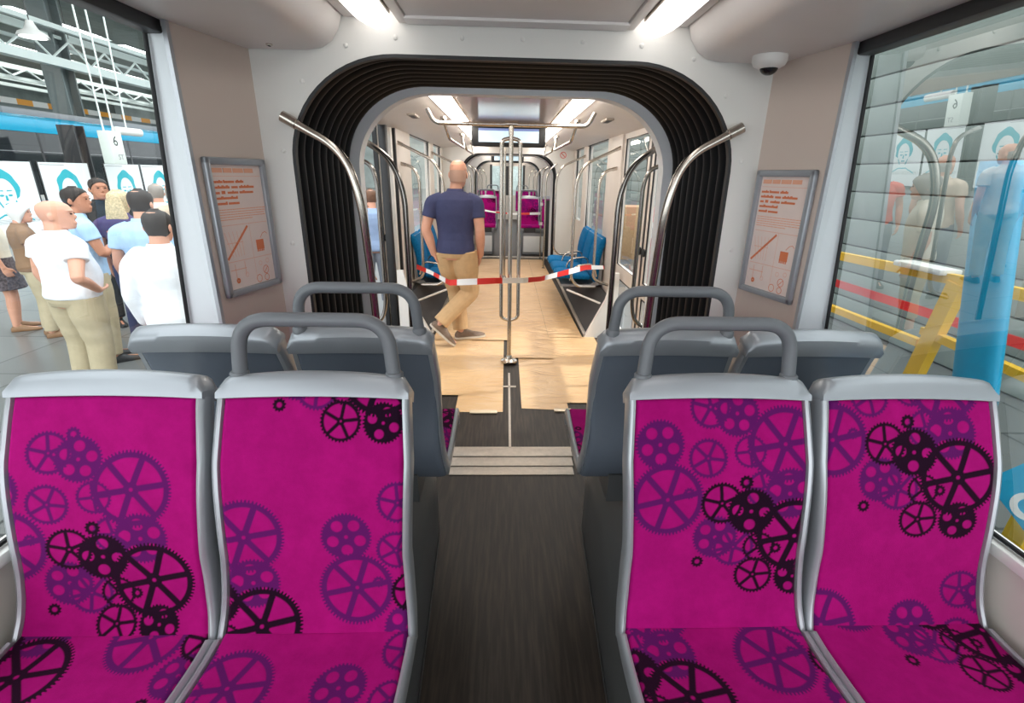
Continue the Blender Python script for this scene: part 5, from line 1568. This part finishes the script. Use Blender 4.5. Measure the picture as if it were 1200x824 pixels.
SH_TAN = mat('tan shoe', rgb(140, 104, 72), .5); SH_GREY = mat('grey shoe', rgb(122, 112, 104), .6); SH_WHITE = mat('white shoe', rgb(220, 218, 214), .5); M_BELT = mat('brown belt', rgb(96, 66, 44), .5)
# --- the man walking away inside the tram
pose = dict(pelvis=(0, 0, .94), neck=(.01, .0, 1.475), head=(.04, .035, 1.632),
            shL=(-.185, -.012, 1.415), shR=(.195, -.005, 1.42), elL=(-.262, -.035, 1.14), wrL=(-.205, .0, .90), haL=(-.165, .02, .81),
            elR=(.232, -.05, 1.13), wrR=(.232, .03, .89), haR=(.218, .07, .80),
            hipL=(-.085, .03, .90), hipR=(.085, -.02, .90), kneeL=(-.02, .16, .50), ankL=(.02, .12, .09), toeL=(.16, .17, .03),
            kneeR=(.125, .0, .52), ankR=(-.16, -.13, .23), toeR=(-.02, -.12, .03))
person(-.52, 4.84, .0175, 0.0, 'bald man in navy short-sleeved shirt and tan trousers walking away inside the tram',
       dict(h=1.74, pose=pose, top=M_NAVY, bottom=M_CHINO, hair='fringe', hm=mat('cropped grey hair', rgb(176, 140, 122), .8), sleeve=.62, vox=.0075, lift='R', shoe=mat('taupe trainer', rgb(120, 100, 84), .6, noise=.15, nscale=40), solem=mat('pale sole', rgb(206, 196, 180), .6), hem=.905, belt=None, face=-.12, curl=.35, wide=1.03, bulk=1.2, armk=1.18, shoek=1.1))
# --- people by the open left door, seen mirrored in the right window
gm = 'people by the open left door'
person(-1.75, 4.95, GZ, -.9, 'person in cream top by the left door, mirrored in the right window', dict(h=1.72, top=C_CREAM, bottom=C_BEIGE, hair='bob', hm=H_GREY, fem=True, bulk=1.1, sleeve=.7, shoe=SH_WHITE, leglen=.4), gm)
person(-1.75, 5.9, GZ, -1.2, 'man in white shirt with hand on hip, mirrored in the right window', dict(h=1.76, top=C_WHITE, bottom=C_BLACK, hair='short', hm=H_GREY, pose=dict(elL=(-.33, -.14, 1.16), wrL=(-.215, .03, 1.0), haL=(-.13, .07, .99))), gm)
person(-3.1, 6.4, GZ, 1.2, 'bald grey-haired man in tan shirt and jeans, mirrored in the right window', dict(h=1.8, top=C_BEIGE2, bottom=C_JEAN, hair='fringe', hm=H_GREY), gm)
person(-2.9, 7.2, GZ, -2.6, 'person in coral shirt, mirrored in the right window', dict(h=1.76, top=C_PINK, bottom=C_JEAN, hair='short'), gm)
# --- the crowd outside the left window
g = 'people in the hall outside the left window'
hip = dict(elR=(.33, -.14, 1.16), wrR=(.215, .03, 1.0), haR=(.13, .07, .99))
person(-3.82, 4.39, GZ, -.35, 'bald man in white polo shirt and khaki trousers, hand on hip, outside the left window',
       dict(h=1.72, wide=1.28, pose=hip, top=C_WHITE, bottom=C_BEIGE, hair='bald', belly=.035, bulk=1.12, belt=M_BELT, face=-.75, hem=.93, shoe=SH_TAN), g)
person(-2.55, 3.74, GZ, .1, 'person in white shirt and dark red trousers close to the left window frame',
       dict(h=1.71, top=C_WHITE, bottom=C_RED, hair='short', sleeve=1.5, belly=.03, bulk=1.1, hem=.84), g)
person(-3.31, 4.72, GZ, .1, 'man in light blue shirt and grey jeans, back turned, beside the white shirt',
       dict(h=1.81, top=C_LBLUE, bottom=C_JEAN, hair='short', sleeve=.6, hem=.88), g)
person(-4.30, 5.23, GZ, -.7, 'short-haired man in light blue polo, seen behind the bald man in white',
       dict(h=1.80, top=C_LBLUE, bottom=C_BEIGE, hair='short', skin=SKIN2, face=-.6, pose=dict(elR=(.25, .06, 1.14), wrR=(.12, .2, 1.22), haR=(.08, .2, 1.32))), g)
person(-5.64, 6.06, GZ, -.75, 'white-haired person in brown top and beige trousers outside the left window',
       dict(h=1.58, top=C_BROWN, bottom=C_BEIGE, hair='bob', hm=H_WHITE, face=-.4, belly=.03, shoe=SH_TAN, pose=dict(elR=(.24, .02, 1.14), wrR=(.08, .2, 1.12), haR=(.0, .22, 1.13))), g)
person(-6.25, 6.3, GZ, -.9, 'woman in cream top and dark patterned skirt at the left edge of the picture',
       dict(h=1.62, top=C_CREAM, bottom=C_PATT, skirt=True, hair='bob', hm=H_GREY, fem=True, shoe=SH_TAN), g)
person(-5.12, 6.66, GZ, -2.2, 'dark-haired man in black shirt facing the crowd, glasses on his head',
       dict(h=1.86, top=C_BLACK, bottom=C_BLACK, hair='short', sleeve=.6, skin=SKIN2), g)
person(-4.33, 5.86, GZ, .15, 'woman with long blonde hair and purple top outside the left window',
       dict(h=1.75, top=C_PURPLE, bottom=C_DBLUE, hair='long', hm=H_BLOND, fem=True, sleeve=.6, shoe=SH_WHITE), g)
person(-4.25, 6.75, GZ, .3, 'bald man in pale tan shirt behind the blonde woman',
       dict(h=1.83, top=C_BEIGE2, bottom=C_BEIGE, hair='fringe', hm=H_GREY, face=-.6), g)
person(-4.9, 7.4, GZ, .9, 'grey-haired person in pale top far behind the blonde woman',
       dict(h=1.78, top=C_CREAM, bottom=C_JEAN, hair='short', hm=H_GREY), g)
person(-2.02, 7.66, GZ, .25, 'man in grey-blue t-shirt and grey trousers standing outside the open left door',
       dict(h=1.76, top=C_GBLUE, bottom=C_JEAN, hair='short', hm=mat('brown hair', rgb(110, 78, 58), .7), collar=False, hem=.87, shoe=SH_WHITE), g)
person(-2.42, 8.0, GZ, -.5, 'person in dark trousers beside the man outside the open left door',
       dict(h=1.66, top=C_PINK, bottom=C_BLACK, hair='bob', hm=mat('brown hair', rgb(110, 78, 58), .7), fem=True), g)
# ------------------------------------------------------------------ camera, light, world
cam = bpy.data.cameras.new('camera'); co = bpy.data.objects.new('camera', cam); COL.objects.link(co)
cam.sensor_width = 36; cam.sensor_fit = 'HORIZONTAL'; cam.lens = 580/1200*36
cam.shift_x = -14/1200
cam.clip_start = .02
pitch, yaw, roll = R(19.6), R(2.3), R(1.2)
fw = V(math.sin(yaw)*math.cos(pitch), math.cos(yaw)*math.cos(pitch), -math.sin(pitch))
r0 = V(math.cos(yaw), -math.sin(yaw), 0); u0 = r0.cross(fw)
Rt = r0*math.cos(roll)+u0*math.sin(roll); Up = u0*math.cos(roll)-r0*math.sin(roll)
co.matrix_world = Matrix(((Rt.x, Up.x, -fw.x, -.035), (Rt.y, Up.y, -fw.y, 0), (Rt.z, Up.z, -fw.z, 1.64), (0, 0, 0, 1)))
S.camera = co
w = bpy.data.worlds.new('world'); S.world = w; w.use_nodes = True
bg = w.node_tree.nodes['Background']; bg.inputs['Color'].default_value = (.92, .97, 1.0, 1); bg.inputs['Strength'].default_value = 2.5
def area(name, loc, rot, sx, sy, power, col=(1, 1, 1)):
    l = bpy.data.lights.new(name, 'AREA'); l.shape = 'RECTANGLE'; l.size = sx; l.size_y = sy; l.energy = power; l.color = col
    o = bpy.data.objects.new(name, l); COL.objects.link(o); o.location = loc; o.rotation_euler = rot
    return o
S.view_settings.view_transform = 'Standard'; S.view_settings.look = 'None'
S.view_settings.exposure = 0.4; S.view_settings.gamma = 1.0; S.view_settings.use_curve_mapping = False
S.cycles.max_bounces = 8; S.cycles.transparent_max_bounces = 12; S.cycles.use_denoising = True
S.cycles.sample_clamp_indirect = 6
